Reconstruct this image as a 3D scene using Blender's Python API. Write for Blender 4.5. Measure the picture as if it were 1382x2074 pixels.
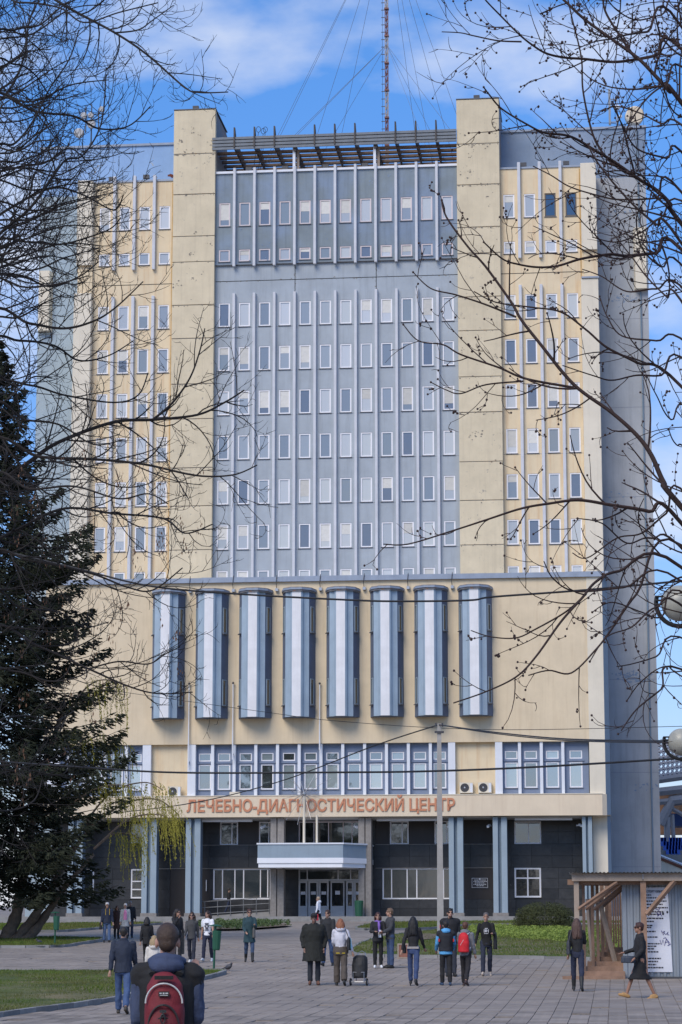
import bpy, bmesh, math, random
import numpy as np
from mathutils import Vector, Matrix, noise
random.seed(7)
rng = np.random.default_rng(11)
scene = bpy.context.scene
for o in list(bpy.data.objects):
    bpy.data.objects.remove(o)

# ------------------------------------------------------------------ camera
FPX, CX, CY, HZ = 4900.0, 691.0, 1037.0, 1893.0      # focal length and horizon in photograph pixels
PITCH = math.atan((HZ - CY) / FPX)
EYE = 1.7
cam_d = bpy.data.cameras.new('camera')
cam_d.sensor_fit = 'HORIZONTAL'; cam_d.sensor_width = 36.0
cam_d.lens = 36.0 * FPX / 1382.0
cam_d.clip_start = 0.5; cam_d.clip_end = 6000
cam = bpy.data.objects.new('camera', cam_d)
scene.collection.objects.link(cam)
cam.location = (0, 0, EYE)
cam.rotation_euler = (math.radians(90) + PITCH, 0, 0)
scene.camera = cam
scene.render.resolution_x, scene.render.resolution_y = 682, 1024

# ------------------------------------------------------------------ light
SUN_EL, SUN_AZ = 43.0, 30.0        # elevation; degrees to the left of straight behind the camera
world = bpy.data.worlds.new('World'); scene.world = world
world.use_nodes = True
nt = world.node_tree; nt.nodes.clear()
def wn(t, **k):
    n = nt.nodes.new(t)
    for a_, v_ in k.items(): setattr(n, a_, v_)
    return n
wout = wn('ShaderNodeOutputWorld'); wbg = wn('ShaderNodeBackground')
sky = wn('ShaderNodeTexSky'); sky.sky_type = 'NISHITA'; sky.sun_disc = False
sky.sun_elevation = math.radians(SUN_EL)
sky.sun_rotation = math.radians(180 + SUN_AZ)
sky.air_density = 1.0; sky.dust_density = 0.3; sky.ozone_density = 2.5
tc = wn('ShaderNodeTexCoord')
mp = wn('ShaderNodeMapping'); mp.inputs['Scale'].default_value = (1.0, 1.0, 2.1); mp.inputs['Location'].default_value = (2.6099, 4.0335, 4.8025)
n1 = wn('ShaderNodeTexNoise'); n1.inputs['Scale'].default_value = 7.5; n1.inputs['Detail'].default_value = 7; n1.inputs['Roughness'].default_value = 0.5
cr = wn('ShaderNodeValToRGB'); cr.color_ramp.elements[0].position = 0.53; cr.color_ramp.elements[1].position = 0.72
cr.color_ramp.elements[0].color = (0, 0, 0, 1); cr.color_ramp.elements[1].color = (0.85, 0.85, 0.85, 1)
mx = wn('ShaderNodeMixRGB'); mx.inputs[2].default_value = (6.6, 7.0, 7.9, 1)
hs = wn('ShaderNodeMixRGB'); hs.blend_type = 'MULTIPLY'; hs.inputs[0].default_value = 1.0; hs.inputs[2].default_value = (0.66, 1.10, 1.52, 1)
nt.links.new(tc.outputs['Generated'], mp.inputs['Vector']); nt.links.new(mp.outputs[0], n1.inputs['Vector'])
nt.links.new(n1.outputs[0], cr.inputs[0]); nt.links.new(cr.outputs[0], mx.inputs[0])
sxyz = wn('ShaderNodeSeparateXYZ'); nt.links.new(tc.outputs['Generated'], sxyz.inputs[0])
zr = wn('ShaderNodeMapRange'); zr.inputs[1].default_value = 0.0; zr.inputs[2].default_value = 0.34; nt.links.new(sxyz.outputs[2], zr.inputs[0])
zc = wn('ShaderNodeMixRGB'); zc.inputs[1].default_value = (.80, .74, .92, 1); zc.inputs[2].default_value = (.62, 1.06, 1.55, 1)
nt.links.new(zr.outputs[0], zc.inputs[0]); nt.links.new(zc.outputs[0], hs.inputs[2])
nt.links.new(sky.outputs[0], hs.inputs[1]); nt.links.new(hs.outputs[0], mx.inputs[1])
nt.links.new(mx.outputs[0], wbg.inputs['Color']); wbg.inputs['Strength'].default_value = 0.125
nt.links.new(wbg.outputs[0], wout.inputs['Surface'])

sd = bpy.data.lights.new('sun', 'SUN'); sd.energy = 2.7; sd.angle = math.radians(34.0); sd.color = (1.0, 0.89, 0.74)
so = bpy.data.objects.new('sun', sd); scene.collection.objects.link(so)
e_, a_ = math.radians(SUN_EL), math.radians(SUN_AZ)
sun_dir = Vector((-math.sin(a_) * math.cos(e_), -math.cos(a_) * math.cos(e_), math.sin(e_)))   # towards the sun
so.rotation_euler = sun_dir.to_track_quat('Z', 'Y').to_euler()
so.location = sun_dir * 300
vs = scene.view_settings
vs.view_transform = 'Standard'; vs.look = 'None'; vs.gamma = 1.0; vs.use_curve_mapping = False
vs.exposure = 0.0

# ------------------------------------------------------------------ geometry helpers
YAW = math.radians(6.4)            # the square and the building are turned by this much
SA, CA = math.sin(YAW), math.cos(YAW)
DB = 170.0                         # distance to the tower front
ZB = 2.85                          # level of the terrace at the building
def ray(px, py):
    t = -(py - CY) / FPX
    return Vector(((px - CX) / FPX, math.cos(PITCH) - t * math.sin(PITCH), math.sin(PITCH) + t * math.cos(PITCH)))
def at(px, py, Y):
    d = ray(px, py); d = d * (Y / d.y)
    return Vector((d.x, d.y, d.z + EYE))
def gh(s):
    if s > 235: s = 235
    v = (s - 50) / 3.0
    sp = 3.0 * (math.log1p(math.exp(v)) if v < 30 else v)
    return 0.0235 * sp
def sdist(x, y): return x * SA + y * CA
def gz(x, y): return gh(sdist(x, y))
def ground(px, py):
    d = ray(px, py)
    lo, hi = 5.0, 230.0
    fn = lambda Y: (EYE + d.z / d.y * Y) - gz(d.x / d.y * Y, Y)
    Y = lo; step = 0.25; prev = fn(lo)
    best = None
    while Y < hi:
        Y += step
        c = fn(Y)
        if c <= 0: best = Y; break
    Y = best if best else hi
    x = d.x / d.y * Y
    return Vector((x, Y, gz(x, Y)))
def st(s, t):                       # square coordinates (s away from the camera, t to the right) -> world
    return Vector((t * CA + s * SA, -t * SA + s * CA, 0))

COL = scene.collection
class MB:
    def __init__(self): self.v = []; self.f = []; self.m = []
    def face(self, pts, m=0):
        b = len(self.v); self.v += [tuple(p) for p in pts]; self.f.append(tuple(range(b, b + len(pts)))); self.m.append(m)
    def raw(self, vs_, fs_, m=0):
        b = len(self.v); self.v += [tuple(p) for p in vs_]
        for f_ in fs_: self.f.append(tuple(b + i for i in f_)); self.m.append(m)
    def box(self, x0, x1, y0, y1, z0, z1, m=0):
        self.raw([(x0, y0, z0), (x1, y0, z0), (x1, y1, z0), (x0, y1, z0), (x0, y0, z1), (x1, y0, z1), (x1, y1, z1), (x0, y1, z1)],
                 [(0, 3, 2, 1), (4, 5, 6, 7), (0, 1, 5, 4), (1, 2, 6, 5), (2, 3, 7, 6), (3, 0, 4, 7)], m)
    def cbox(self, c, s, m=0, M=None):
        b = len(self.v)
        self.box(-s[0]/2, s[0]/2, -s[1]/2, s[1]/2, -s[2]/2, s[2]/2, m)
        for i in range(b, len(self.v)):
            p = Vector(self.v[i])
            if M is not None: p = M @ p
            self.v[i] = tuple(p + Vector(c))
    def prism(self, prof, z0, z1, m=0, mats=None, cap=True):       # vertical prism over a plan outline
        n = len(prof); b = len(self.v)
        self.v += [(p[0], p[1], z0) for p in prof] + [(p[0], p[1], z1) for p in prof]
        for i in range(n):
            j = (i + 1) % n
            self.f.append((b + i, b + j, b + n + j, b + n + i)); self.m.append(mats[i] if mats else m)
        if cap:
            self.f.append(tuple(b + n + i for i in range(n))); self.m.append(m)
            self.f.append(tuple(b + n - 1 - i for i in range(n))); self.m.append(m)
    def tube(self, pts, rad, n=6, m=0, caps=True, sx=1.0):
        pts = [Vector(p) for p in pts]
        k = len(pts)
        if k < 2: return
        if not hasattr(rad, '__len__'): rad = [rad] * k
        t0 = (pts[1] - pts[0]).normalized()
        ref = Vector((0, 0, 1)) if abs(t0.z) < 0.9 else Vector((1, 0, 0))
        a1 = t0.cross(ref).normalized(); b = len(self.v)
        cs = [(math.cos(2*math.pi*q/n), math.sin(2*math.pi*q/n)) for q in range(n)]
        for i in range(k):
            t = (pts[min(i+1, k-1)] - pts[max(i-1, 0)])
            t = t.normalized() if t.length > 1e-9 else t0
            a1 = a1 - t * a1.dot(t)
            a1 = a1.normalized() if a1.length > 1e-6 else t.orthogonal().normalized()
            a2 = t.cross(a1)
            for c, s_ in cs:
                self.v.append(tuple(pts[i] + a1 * (c * rad[i] * sx) + a2 * (s_ * rad[i])))
        for i in range(k - 1):
            for q in range(n):
                r = (q + 1) % n
                self.f.append((b+i*n+q, b+i*n+r, b+(i+1)*n+r, b+(i+1)*n+q)); self.m.append(m)
        if caps:
            self.f.append(tuple(b + n - 1 - q for q in range(n))); self.m.append(m)
            self.f.append(tuple(b + (k-1)*n + q for q in range(n))); self.m.append(m)
    def capsule(self, p0, p1, r0, r1, n=10, m=0, sx=1.0):
        p0, p1 = Vector(p0), Vector(p1); d = (p1 - p0)
        L = d.length; d = d / L if L > 1e-6 else Vector((0, 0, 1))
        P, R = [], []
        for q in (-90, -60, -30): a = math.radians(q); P.append(p0 + d * r0 * math.sin(a)); R.append(max(r0 * math.cos(a), r0 * .08))
        P += [p0, p0.lerp(p1, .5), p1]; R += [r0, (r0 + r1) / 2, r1]
        for q in (30, 60, 90): a = math.radians(q); P.append(p1 + d * r1 * math.sin(a)); R.append(max(r1 * math.cos(a), r1 * .08))
        self.tube(P, R, n, m, True, sx)
    def ball(self, c, r, nu=12, nv=8, m=0, M=None):
        if not hasattr(r, '__len__'): r = (r, r, r)
        b = len(self.v); c = Vector(c)
        def P(x, y, z):
            p = Vector((x*r[0], y*r[1], z*r[2]))
            if M is not None: p = M @ p
            return tuple(p + c)
        self.v.append(P(0, 0, 1))
        for j in range(1, nv):
            t = math.pi * j / nv
            for i in range(nu):
                a = 2*math.pi*i/nu
                self.v.append(P(math.sin(t)*math.cos(a), math.sin(t)*math.sin(a), math.cos(t)))
        self.v.append(P(0, 0, -1)); e = len(self.v) - 1
        for i in range(nu):
            i2 = (i + 1) % nu
            self.f.append((b, b+1+i, b+1+i2)); self.m.append(m)
            for j in range(nv - 2):
                self.f.append((b+1+j*nu+i, b+1+(j+1)*nu+i, b+1+(j+1)*nu+i2, b+1+j*nu+i2)); self.m.append(m)
            self.f.append((b+1+(nv-2)*nu+i, e, b+1+(nv-2)*nu+i2)); self.m.append(m)
    def loft(self, rings, n=16, m=0):           # rings: (z, rx, ry, cx, cy) ellipses, capped
        b = len(self.v)
        for (z, rx, ry, cx, cy) in rings:
            for q in range(n):
                a = 2*math.pi*q/n
                self.v.append((cx + rx*math.cos(a), cy + ry*math.sin(a), z))
        k = len(rings)
        for i in range(k - 1):
            for q in range(n):
                r = (q + 1) % n
                self.f.append((b+i*n+q, b+i*n+r, b+(i+1)*n+r, b+(i+1)*n+q)); self.m.append(m)
        self.f.append(tuple(b + n-1-q for q in range(n))); self.m.append(m)
        self.f.append(tuple(b + (k-1)*n + q for q in range(n))); self.m.append(m)
    def lathe(self, prof, c=(0, 0, 0), n=16, m=0):  # prof: (r, z)
        self.loft([(z + c[2], max(r, 1e-4), max(r, 1e-4), c[0], c[1]) for r, z in prof], n, m)
    def mesh(self, name, mats, smooth=False):
        me = bpy.data.meshes.new(name)
        me.from_pydata(self.v, [], self.f)
        if not isinstance(mats, (list, tuple)): mats = [mats]
        for mm in mats: me.materials.append(mm)
        if len(mats) > 1: me.polygons.foreach_set('material_index', self.m)
        if smooth: me.polygons.foreach_set('use_smooth', [True] * len(self.f))
        me.update()
        return me
    def build(self, name, mats, parent=None, smooth=False):
        return link(name, self.mesh(name, mats, smooth), parent)
def link(name, me, parent=None, loc=None, rot=None):
    o = bpy.data.objects.new(name, me); COL.objects.link(o)
    if parent is not None: o.parent = parent
    if loc is not None: o.location = loc
    if rot is not None: o.rotation_euler = rot
    return o
def tag(o, label=None, cat=None, group=None, kind=None):
    if label: o['label'] = label
    if cat: o['category'] = cat
    if group: o['group'] = group
    if kind: o['kind'] = kind
    return o
def empty(name, loc=(0, 0, 0), rz=0.0):
    o = bpy.data.objects.new(name, None); COL.objects.link(o); o.location = loc; o.rotation_euler = (0, 0, rz); o.empty_display_size = .2
    return o
def spline(pts, n=8, closed=False):
    pts = [Vector(p) for p in pts]; k = len(pts); out = []
    rngk = k if closed else k - 1
    for i in range(rngk):
        if closed: p0, p1, p2, p3 = pts[(i-1) % k], pts[i], pts[(i+1) % k], pts[(i+2) % k]
        else: p0, p1, p2, p3 = pts[max(i-1, 0)], pts[i], pts[i+1], pts[min(i+2, k-1)]
        for j in range(n):
            t = j / n
            out.append(0.5*((2*p1) + (p2-p0)*t + (2*p0-5*p1+4*p2-p3)*t*t + (3*p1-p0-3*p2+p3)*t*t*t))
    if not closed: out.append(pts[-1])
    return out

# ------------------------------------------------------------------ materials
def pmat(name, col, rough=.8, var=.12, scale=1.5, streak=0.0, peel=None, bump=0.0, bscale=30, rnd=0.0, metal=0.0, spec=.5, dirt=None, col2=None, c2scale=.35, two=False, emit=None):
    m = bpy.data.materials.new(name); m.use_nodes = True
    t = m.node_tree; N = t.nodes; L = t.links
    b = N['Principled BSDF']; b.inputs['Roughness'].default_value = rough; b.inputs['Metallic'].default_value = metal
    b.inputs['Specular IOR Level'].default_value = spec
    tcn = N.new('ShaderNodeTexCoord'); vec = tcn.outputs['Object']
    def noise_(sc, det=4, rough_=.6, vec_=None):
        n = N.new('ShaderNodeTexNoise'); n.inputs['Scale'].default_value = sc; n.inputs['Detail'].default_value = det; n.inputs['Roughness'].default_value = rough_
        L.new(vec_ or vec, n.inputs['Vector']); return n.outputs['Fac']
    def ramp(src, p0, p1, c0=0., c1=1.):
        r = N.new('ShaderNodeMapRange'); r.inputs[1].default_value = p0; r.inputs[2].default_value = p1; r.inputs[3].default_value = c0; r.inputs[4].default_value = c1
        L.new(src, r.inputs[0]); return r.outputs[0]
    def mix(fac, a, bcol, mode='MIX'):
        n = N.new('ShaderNodeMixRGB'); n.blend_type = mode
        if isinstance(fac, (int, float)): n.inputs[0].default_value = fac
        else: L.new(fac, n.inputs[0])
        for i, c in ((1, a), (2, bcol)):
            if isinstance(c, (tuple, list)): n.inputs[i].default_value = (*c[:3], 1)
            else: L.new(c, n.inputs[i])
        return n.outputs[0]
    cur = tuple(col)
    if col2: cur = mix(ramp(noise_(c2scale, 3), .42, .62), cur, col2)
    if var:
        k = ramp(noise_(scale, 6, .65), .3, .7, 1 - var, 1 + var)
        g = N.new('ShaderNodeCombineColor'); [L.new(k, g.inputs[i]) for i in range(3)]
        cur = mix(1.0, cur, g.outputs[0], 'MULTIPLY')
    if streak:
        mpn = N.new('ShaderNodeMapping'); mpn.inputs['Scale'].default_value = (2.2, 2.2, .12); L.new(vec, mpn.inputs['Vector'])
        k = ramp(noise_(1.6, 5, .7, mpn.outputs[0]), .50, .74, 0, streak)
        cur = mix(k, cur, dirt or tuple(c * .55 for c in col))
    if peel:
        k = ramp(noise_(peel[2], 5, .7), peel[1], peel[1] + .03)
        k2 = ramp(noise_(.12, 2), .45, .6); mm = N.new('ShaderNodeMath'); mm.operation = 'MULTIPLY'; L.new(k, mm.inputs[0]); L.new(k2, mm.inputs[1])
        cur = mix(mm.outputs[0], cur, peel[0])
    if rnd:
        oi = N.new('ShaderNodeObjectInfo'); k = ramp(oi.outputs['Random'], 0, 1, 1 - rnd, 1 + rnd)
        g = N.new('ShaderNodeCombineColor'); [L.new(k, g.inputs[i]) for i in range(3)]
        cur = mix(1.0, cur, g.outputs[0], 'MULTIPLY')
    if isinstance(cur, tuple): b.inputs['Base Color'].default_value = (*cur, 1)
    else: L.new(cur, b.inputs['Base Color'])
    if bump:
        bn = N.new('ShaderNodeBump'); bn.inputs['Strength'].default_value = bump; bn.inputs['Distance'].default_value = .02
        L.new(noise_(bscale, 4), bn.inputs['Height']); L.new(bn.outputs[0], b.inputs['Normal'])
    if two:                                     # thin leaves let some light through
        tr = N.new('ShaderNodeBsdfTranslucent'); ms = N.new('ShaderNodeMixShader'); ms.inputs[0].default_value = .3
        if isinstance(cur, tuple): tr.inputs[0].default_value = (*cur, 1)
        else: L.new(cur, tr.inputs[0])
        L.new(b.outputs[0], ms.inputs[1]); L.new(tr.outputs[0], ms.inputs[2]); L.new(ms.outputs[0], N['Material Output'].inputs[0])
    if emit: b.inputs['Emission Color'].default_value = (*emit[:3], 1); b.inputs['Emission Strength'].default_value = emit[3]
    return m
def glass(name, cols, gloss=.3, grough=.03, blinds=0.0):
    m = bpy.data.materials.new(name); m.use_nodes = True; t = m.node_tree; N = t.nodes; L = t.links
    N.remove(N['Principled BSDF'])
    oi = N.new('ShaderNodeObjectInfo'); r = N.new('ShaderNodeValToRGB'); r.color_ramp.interpolation = 'CONSTANT'
    el = r.color_ramp.elements
    for i, c in enumerate(cols):
        p = i / len(cols)
        e = el[i] if i < 2 else el.new(p)
        e.position = p; e.color = (*c, 1)
    L.new(oi.outputs['Random'], r.inputs[0])
    d = N.new('ShaderNodeBsdfDiffuse'); col = r.outputs[0]
    if blinds:
        tcn = N.new('ShaderNodeTexCoord'); w = N.new('ShaderNodeTexWave'); w.inputs['Scale'].default_value = 6; w.inputs['Distortion'].default_value = 1.5; w.inputs['Detail'].default_value = 1
        L.new(tcn.outputs['Object'], w.inputs['Vector'])
        mr = N.new('ShaderNodeMapRange'); mr.inputs[3].default_value = 1 - blinds; mr.inputs[4].default_value = 1; L.new(w.outputs['Fac'], mr.inputs[0])
        g = N.new('ShaderNodeCombineColor'); [L.new(mr.outputs[0], g.inputs[i]) for i in range(3)]
        mm = N.new('ShaderNodeMixRGB'); mm.blend_type = 'MULTIPLY'; mm.inputs[0].default_value = 1; L.new(col, mm.inputs[1]); L.new(g.outputs[0], mm.inputs[2]); col = mm.outputs[0]
    L.new(col, d.inputs[0])
    gl = N.new('ShaderNodeBsdfGlossy'); gl.inputs['Roughness'].default_value = grough; gl.inputs[0].default_value = (.9, .95, 1, 1)
    nz = N.new('ShaderNodeTexNoise'); nz.inputs['Scale'].default_value = 1.1; bp = N.new('ShaderNodeBump'); bp.inputs['Strength'].default_value = .06; bp.inputs['Distance'].default_value = .05
    tc2 = N.new('ShaderNodeTexCoord'); L.new(tc2.outputs['Object'], nz.inputs['Vector']); L.new(nz.outputs[0], bp.inputs['Height']); L.new(bp.outputs[0], gl.inputs['Normal'])
    ms = N.new('ShaderNodeMixShader'); ms.inputs[0].default_value = gloss
    L.new(d.outputs[0], ms.inputs[1]); L.new(gl.outputs[0], ms.inputs[2]); L.new(ms.outputs[0], N['Material Output'].inputs[0])
    return m
M = {}
concrete = (.28, .27, .25)
M['cream'] = pmat('cream_render', (.70, .575, .395), .85, .09, .5, .35, None, .1, 40, dirt=(.50, .37, .22))
M['cream_wing'] = pmat('cream_wing_render', (.72, .59, .395), .85, .08, .6, .45, ((.45, .4, .32), .71, 3.0), .1, 40, dirt=(.55, .30, .12))
M['cream_tower'] = pmat('cream_tower_panel', (.66, .565, .395), .88, .10, .7, .35, ((.36, .32, .26), .615, 2.6), .15, 30, dirt=(.45, .38, .27), rnd=.04)
M['cream_pale'] = pmat('pale_cream_paint', (.72, .65, .52), .85, .07, .6, .2, None, .1, 40)
M['beam'] = pmat('sign_beam_paint', (.72, .60, .44), .85, .06, .8, .35, None, .08, 40, dirt=(.55, .42, .30))
M['lilac'] = pmat('lilac_render', (.375, .418, .458), .85, .10, .6, .4, ((.5, .5, .52), .68, 2.5), .1, 40)
M['greyblue'] = pmat('grey_blue_render', (.22, .265, .295), .85, .14, .5, .35, None, .12, 30, col2=(.21, .27, .36), c2scale=.25)
M['slabpale'] = pmat('pale_grey_green_render', (.36, .43, .46), .85, .08, .4, .2, ((.42, .42, .40), .66, 1.2), .1, 30, col2=(.33, .42, .50), c2scale=.08)
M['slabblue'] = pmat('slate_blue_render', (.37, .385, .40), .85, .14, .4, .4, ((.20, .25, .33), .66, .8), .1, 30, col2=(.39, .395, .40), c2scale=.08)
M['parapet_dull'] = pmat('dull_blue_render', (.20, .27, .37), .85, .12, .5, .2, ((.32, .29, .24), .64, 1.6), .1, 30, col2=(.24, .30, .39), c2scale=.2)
M['parapet'] = pmat('parapet_blue_render', (.27, .42, .66), .85, .1, .5, .2, ((.40, .38, .33), .64, 1.6), .1, 30)
M['rib'] = pmat('white_rib_paint', (.59, .60, .63), .75, .08, 1.5, .3, None, .05, 30)
M['whitepaint'] = pmat('white_paint', (.72, .74, .78), .7, .05, 1.2, .15)
M['frame'] = pmat('white_window_frame', (.82, .81, .83), .5, .03, 2)
M['pinkframe'] = pmat('pinkish_window_frame', (.66, .58, .58), .5, .06, 2)
M['brownframe'] = pmat('brown_window_frame', (.10, .08, .06), .5, .06, 2)
M['sill'] = pmat('dark_sill', (.12, .13, .15), .6, .1, 3)
M['band'] = pmat('blue_band_panel', (.18, .225, .32), .75, .08, .8, .15)
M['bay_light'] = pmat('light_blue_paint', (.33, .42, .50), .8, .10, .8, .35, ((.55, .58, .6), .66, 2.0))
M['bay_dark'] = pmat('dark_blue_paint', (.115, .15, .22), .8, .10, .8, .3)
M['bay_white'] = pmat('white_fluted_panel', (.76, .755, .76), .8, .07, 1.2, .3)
M['capmetal'] = pmat('blue_metal_capping', (.28, .33, .41), .5, .12, 1.5, .2)
M['rustcap'] = pmat('rusty_capping', (.20, .20, .21), .7, .3, 3, 0, ((.35, .14, .05), .55, 4.0))
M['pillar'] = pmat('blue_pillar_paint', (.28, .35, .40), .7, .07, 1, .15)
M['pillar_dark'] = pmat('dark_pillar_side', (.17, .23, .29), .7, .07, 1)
M['granite'] = pmat('grey_granite', (.23, .21, .19), .7, .2, 6, .2, None, .1, 40)
M['stone'] = pmat('dark_stone_tile', (.030, .030, .031), .4, .35, 2.5, .0, ((.13, .13, .125), .68, 1.6), .05, 30, rnd=.3)
M['joint'] = pmat('dark_joint', (.02, .02, .02), .9, .1)
M['brown_panel'] = pmat('dark_brown_panel', (.028, .022, .02), .5, .15, 1.5)
M['canopy_blue'] = pmat('canopy_blue_panel', (.26, .33, .39), .6, .06, 1, .2)
M['canopy_white'] = pmat('canopy_white_band', (.80, .81, .84), .6, .04, 1)
M['soffit'] = pmat('soffit_plaster', (.35, .34, .33), .9, .15, 1)
M['metal'] = pmat('galvanised_metal', (.42, .43, .45), .4, .1, 3, metal=.7)
M['darkmetal'] = pmat('dark_metal', (.06, .06, .065), .5, .2, 3)
M['rustmetal'] = pmat('rusty_steel', (.065, .055, .05), .7, .35, 3, 0, ((.15, .07, .04), .58, 5.0))
M['louvre'] = pmat('louvre_grey', (.24, .265, .29), .55, .12, 2, .2)
M['letter'] = pmat('orange_letter', (.56, .23, .12), .55, .12, 3)
M['letter_side'] = pmat('letter_side', (.34, .13, .07), .6, .12, 3)
M['glass'] = glass('upper_window_glass', [(.25, .27, .28), (.45, .46, .44), (.33, .35, .36), (.60, .60, .57), (.16, .17, .19), (.48, .49, .48), (.38, .40, .40), (.27, .29, .28), (.62, .62, .57), (.66, .66, .64)], .12, .03, .25)
M['glass2'] = glass('office_window_glass', [(.20, .25, .27), (.08, .10, .11), (.30, .36, .37), (.05, .06, .06), (.38, .44, .44), (.12, .15, .16)], .30, .03, .12)
M['glassdark'] = glass('dark_ground_floor_glass', [(.02, .024, .026), (.05, .06, .065), (.03, .035, .04)], .16, .04, .5)
M['blindglass'] = glass('blind_covered_glass', [(.055, .07, .08), (.09, .115, .125)], .1, .05, .6)
M['paving'] = pmat('grey_paving_slab', (.268, .224, .183), .8, .26, 6, 0, None, .2, 60, rnd=.27)
M['kerb'] = pmat('kerb_concrete', (.24, .235, .225), .85, .2, 3, 0, None, .2, 40, rnd=.2)
M['terrace'] = pmat('terrace_concrete', (.25, .24, .225), .85, .18, 1.2, 0, None, .2, 30)
M['soil'] = pmat('bare_soil', (.16, .12, .085), .95, .25, 2, 0, None, .4, 20)
M['grassbed'] = pmat('lawn_turf', (.08, .10, .012), .95, .3, .8, 0, None, .5, 50, col2=(.155, .125, .055), c2scale=.4)
M['blade'] = pmat('grass_blade', (.10, .155, .012), .7, .35, .5, col2=(.15, .15, .035), c2scale=.3, two=True)
M['concrete'] = pmat('pole_concrete', (.36, .34, .31), .85, .15, 2, .3, None, .15, 30)
M['bark'] = pmat('dark_bark', (.020, .016, .014), .9, .3, 8, 0, None, .3, 60)
M['barkred'] = pmat('reddish_bark', (.036, .019, .015), .85, .3, 8, 0, None, .3, 60)
M['barkwillow'] = pmat('furrowed_bark', (.17, .125, .09), .95, .35, 4, 0, None, .8, 14)
M['bud'] = pmat('dark_bud', (.035, .014, .012), .7, .2, 10)
M['seed'] = pmat('dry_seed_cluster', (.20, .105, .06), .8, .3, 4, two=True)
M['spruce'] = pmat('spruce_needles', (.022, .029, .015), .85, .45, .6, 0, col2=(.033, .040, .020), c2scale=.5)
M['willow'] = pmat('willow_strand', (.31, .28, .035), .7, .25, 1, two=True)
M['bush'] = pmat('hedge_leaves', (.075, .085, .03), .8, .35, 2, two=True)
M['ground_leaf'] = pmat('yellow_green_leaves', (.26, .33, .06), .7, .3, 2, two=True)
M['bed_leaf'] = pmat('flower_bed_leaves', (.10, .15, .045), .7, .3, 2, two=True)
M['wood'] = pmat('raw_timber', (.27, .165, .11), .8, .25, 3, .3, None, .2, 40, dirt=(.16, .09, .055))
M['woodgrey'] = pmat('weathered_timber', (.34, .27, .21), .85, .2, 2, .2, None, .2, 40)
M['corr'] = pmat('corrugated_steel', (.27, .30, .33), .5, .08, 1, .2, metal=.2)
M['poster'] = pmat('poster_white', (.68, .69, .74), .6, .05, 2)
M['ink'] = pmat('poster_ink', (.04, .04, .05), .7, .05)
M['graffiti'] = pmat('purple_marker', (.10, .08, .25), .7, .1)
M['bin'] = pmat('green_bin_paint', (.014, .085, .045), .5, .15, 3)
M['cable'] = pmat('black_cable', (.015, .015, .016), .6, .05)
M['globe'] = pmat('dirty_globe', (.36, .35, .29), .35, .25, 5, 0, ((.16, .15, .12), .6, 6.0))
M['mast_red'] = pmat('mast_red_paint', (.20, .085, .07), .6, .2, 2)
M['mast_white'] = pmat('mast_white_paint', (.40, .36, .34), .6, .2, 2)
M['steelblue'] = pmat('steel_truss', (.27, .26, .26), .5, .1, 1)
M['brick'] = pmat('orange_brick_wall', (.42, .22, .12), .9, .25, 1.2, 0, ((.55, .42, .28), .55, .6))
M['seatblue'] = pmat('blue_plastic_seat', (.03, .11, .45), .5, .1, 1)
M['red_roof'] = pmat('brown_roof_edge', (.28, .12, .08), .8, .15, 2)
M['joint_soft'] = pmat('shallow_joint', (.24, .25, .29), .9, .1)
M['chip'] = pmat('chipped_concrete', (.25, .22, .18), .95, .3, 4)
M['rust'] = pmat('rust_stain', (.52, .34, .15), .9, .2, 2, .4)
M['redbrick'] = pmat('exposed_brick', (.16, .045, .025), .9, .3, 5)
M['park'] = pmat('park_foliage', (.035, .045, .022), .9, .4, 1)
M['slat'] = pmat('weathered_slat', (.15, .105, .08), .85, .3, 3)
M['blind'] = pmat('pale_window_blind', (.62, .61, .57), .8, .08, 4, rnd=.15)
M['dish'] = pmat('antenna_grey', (.42, .42, .42), .6, .1, 3)
M['rail'] = pmat('dull_steel_rail', (.16, .165, .17), .5, .15, 3)

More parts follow.
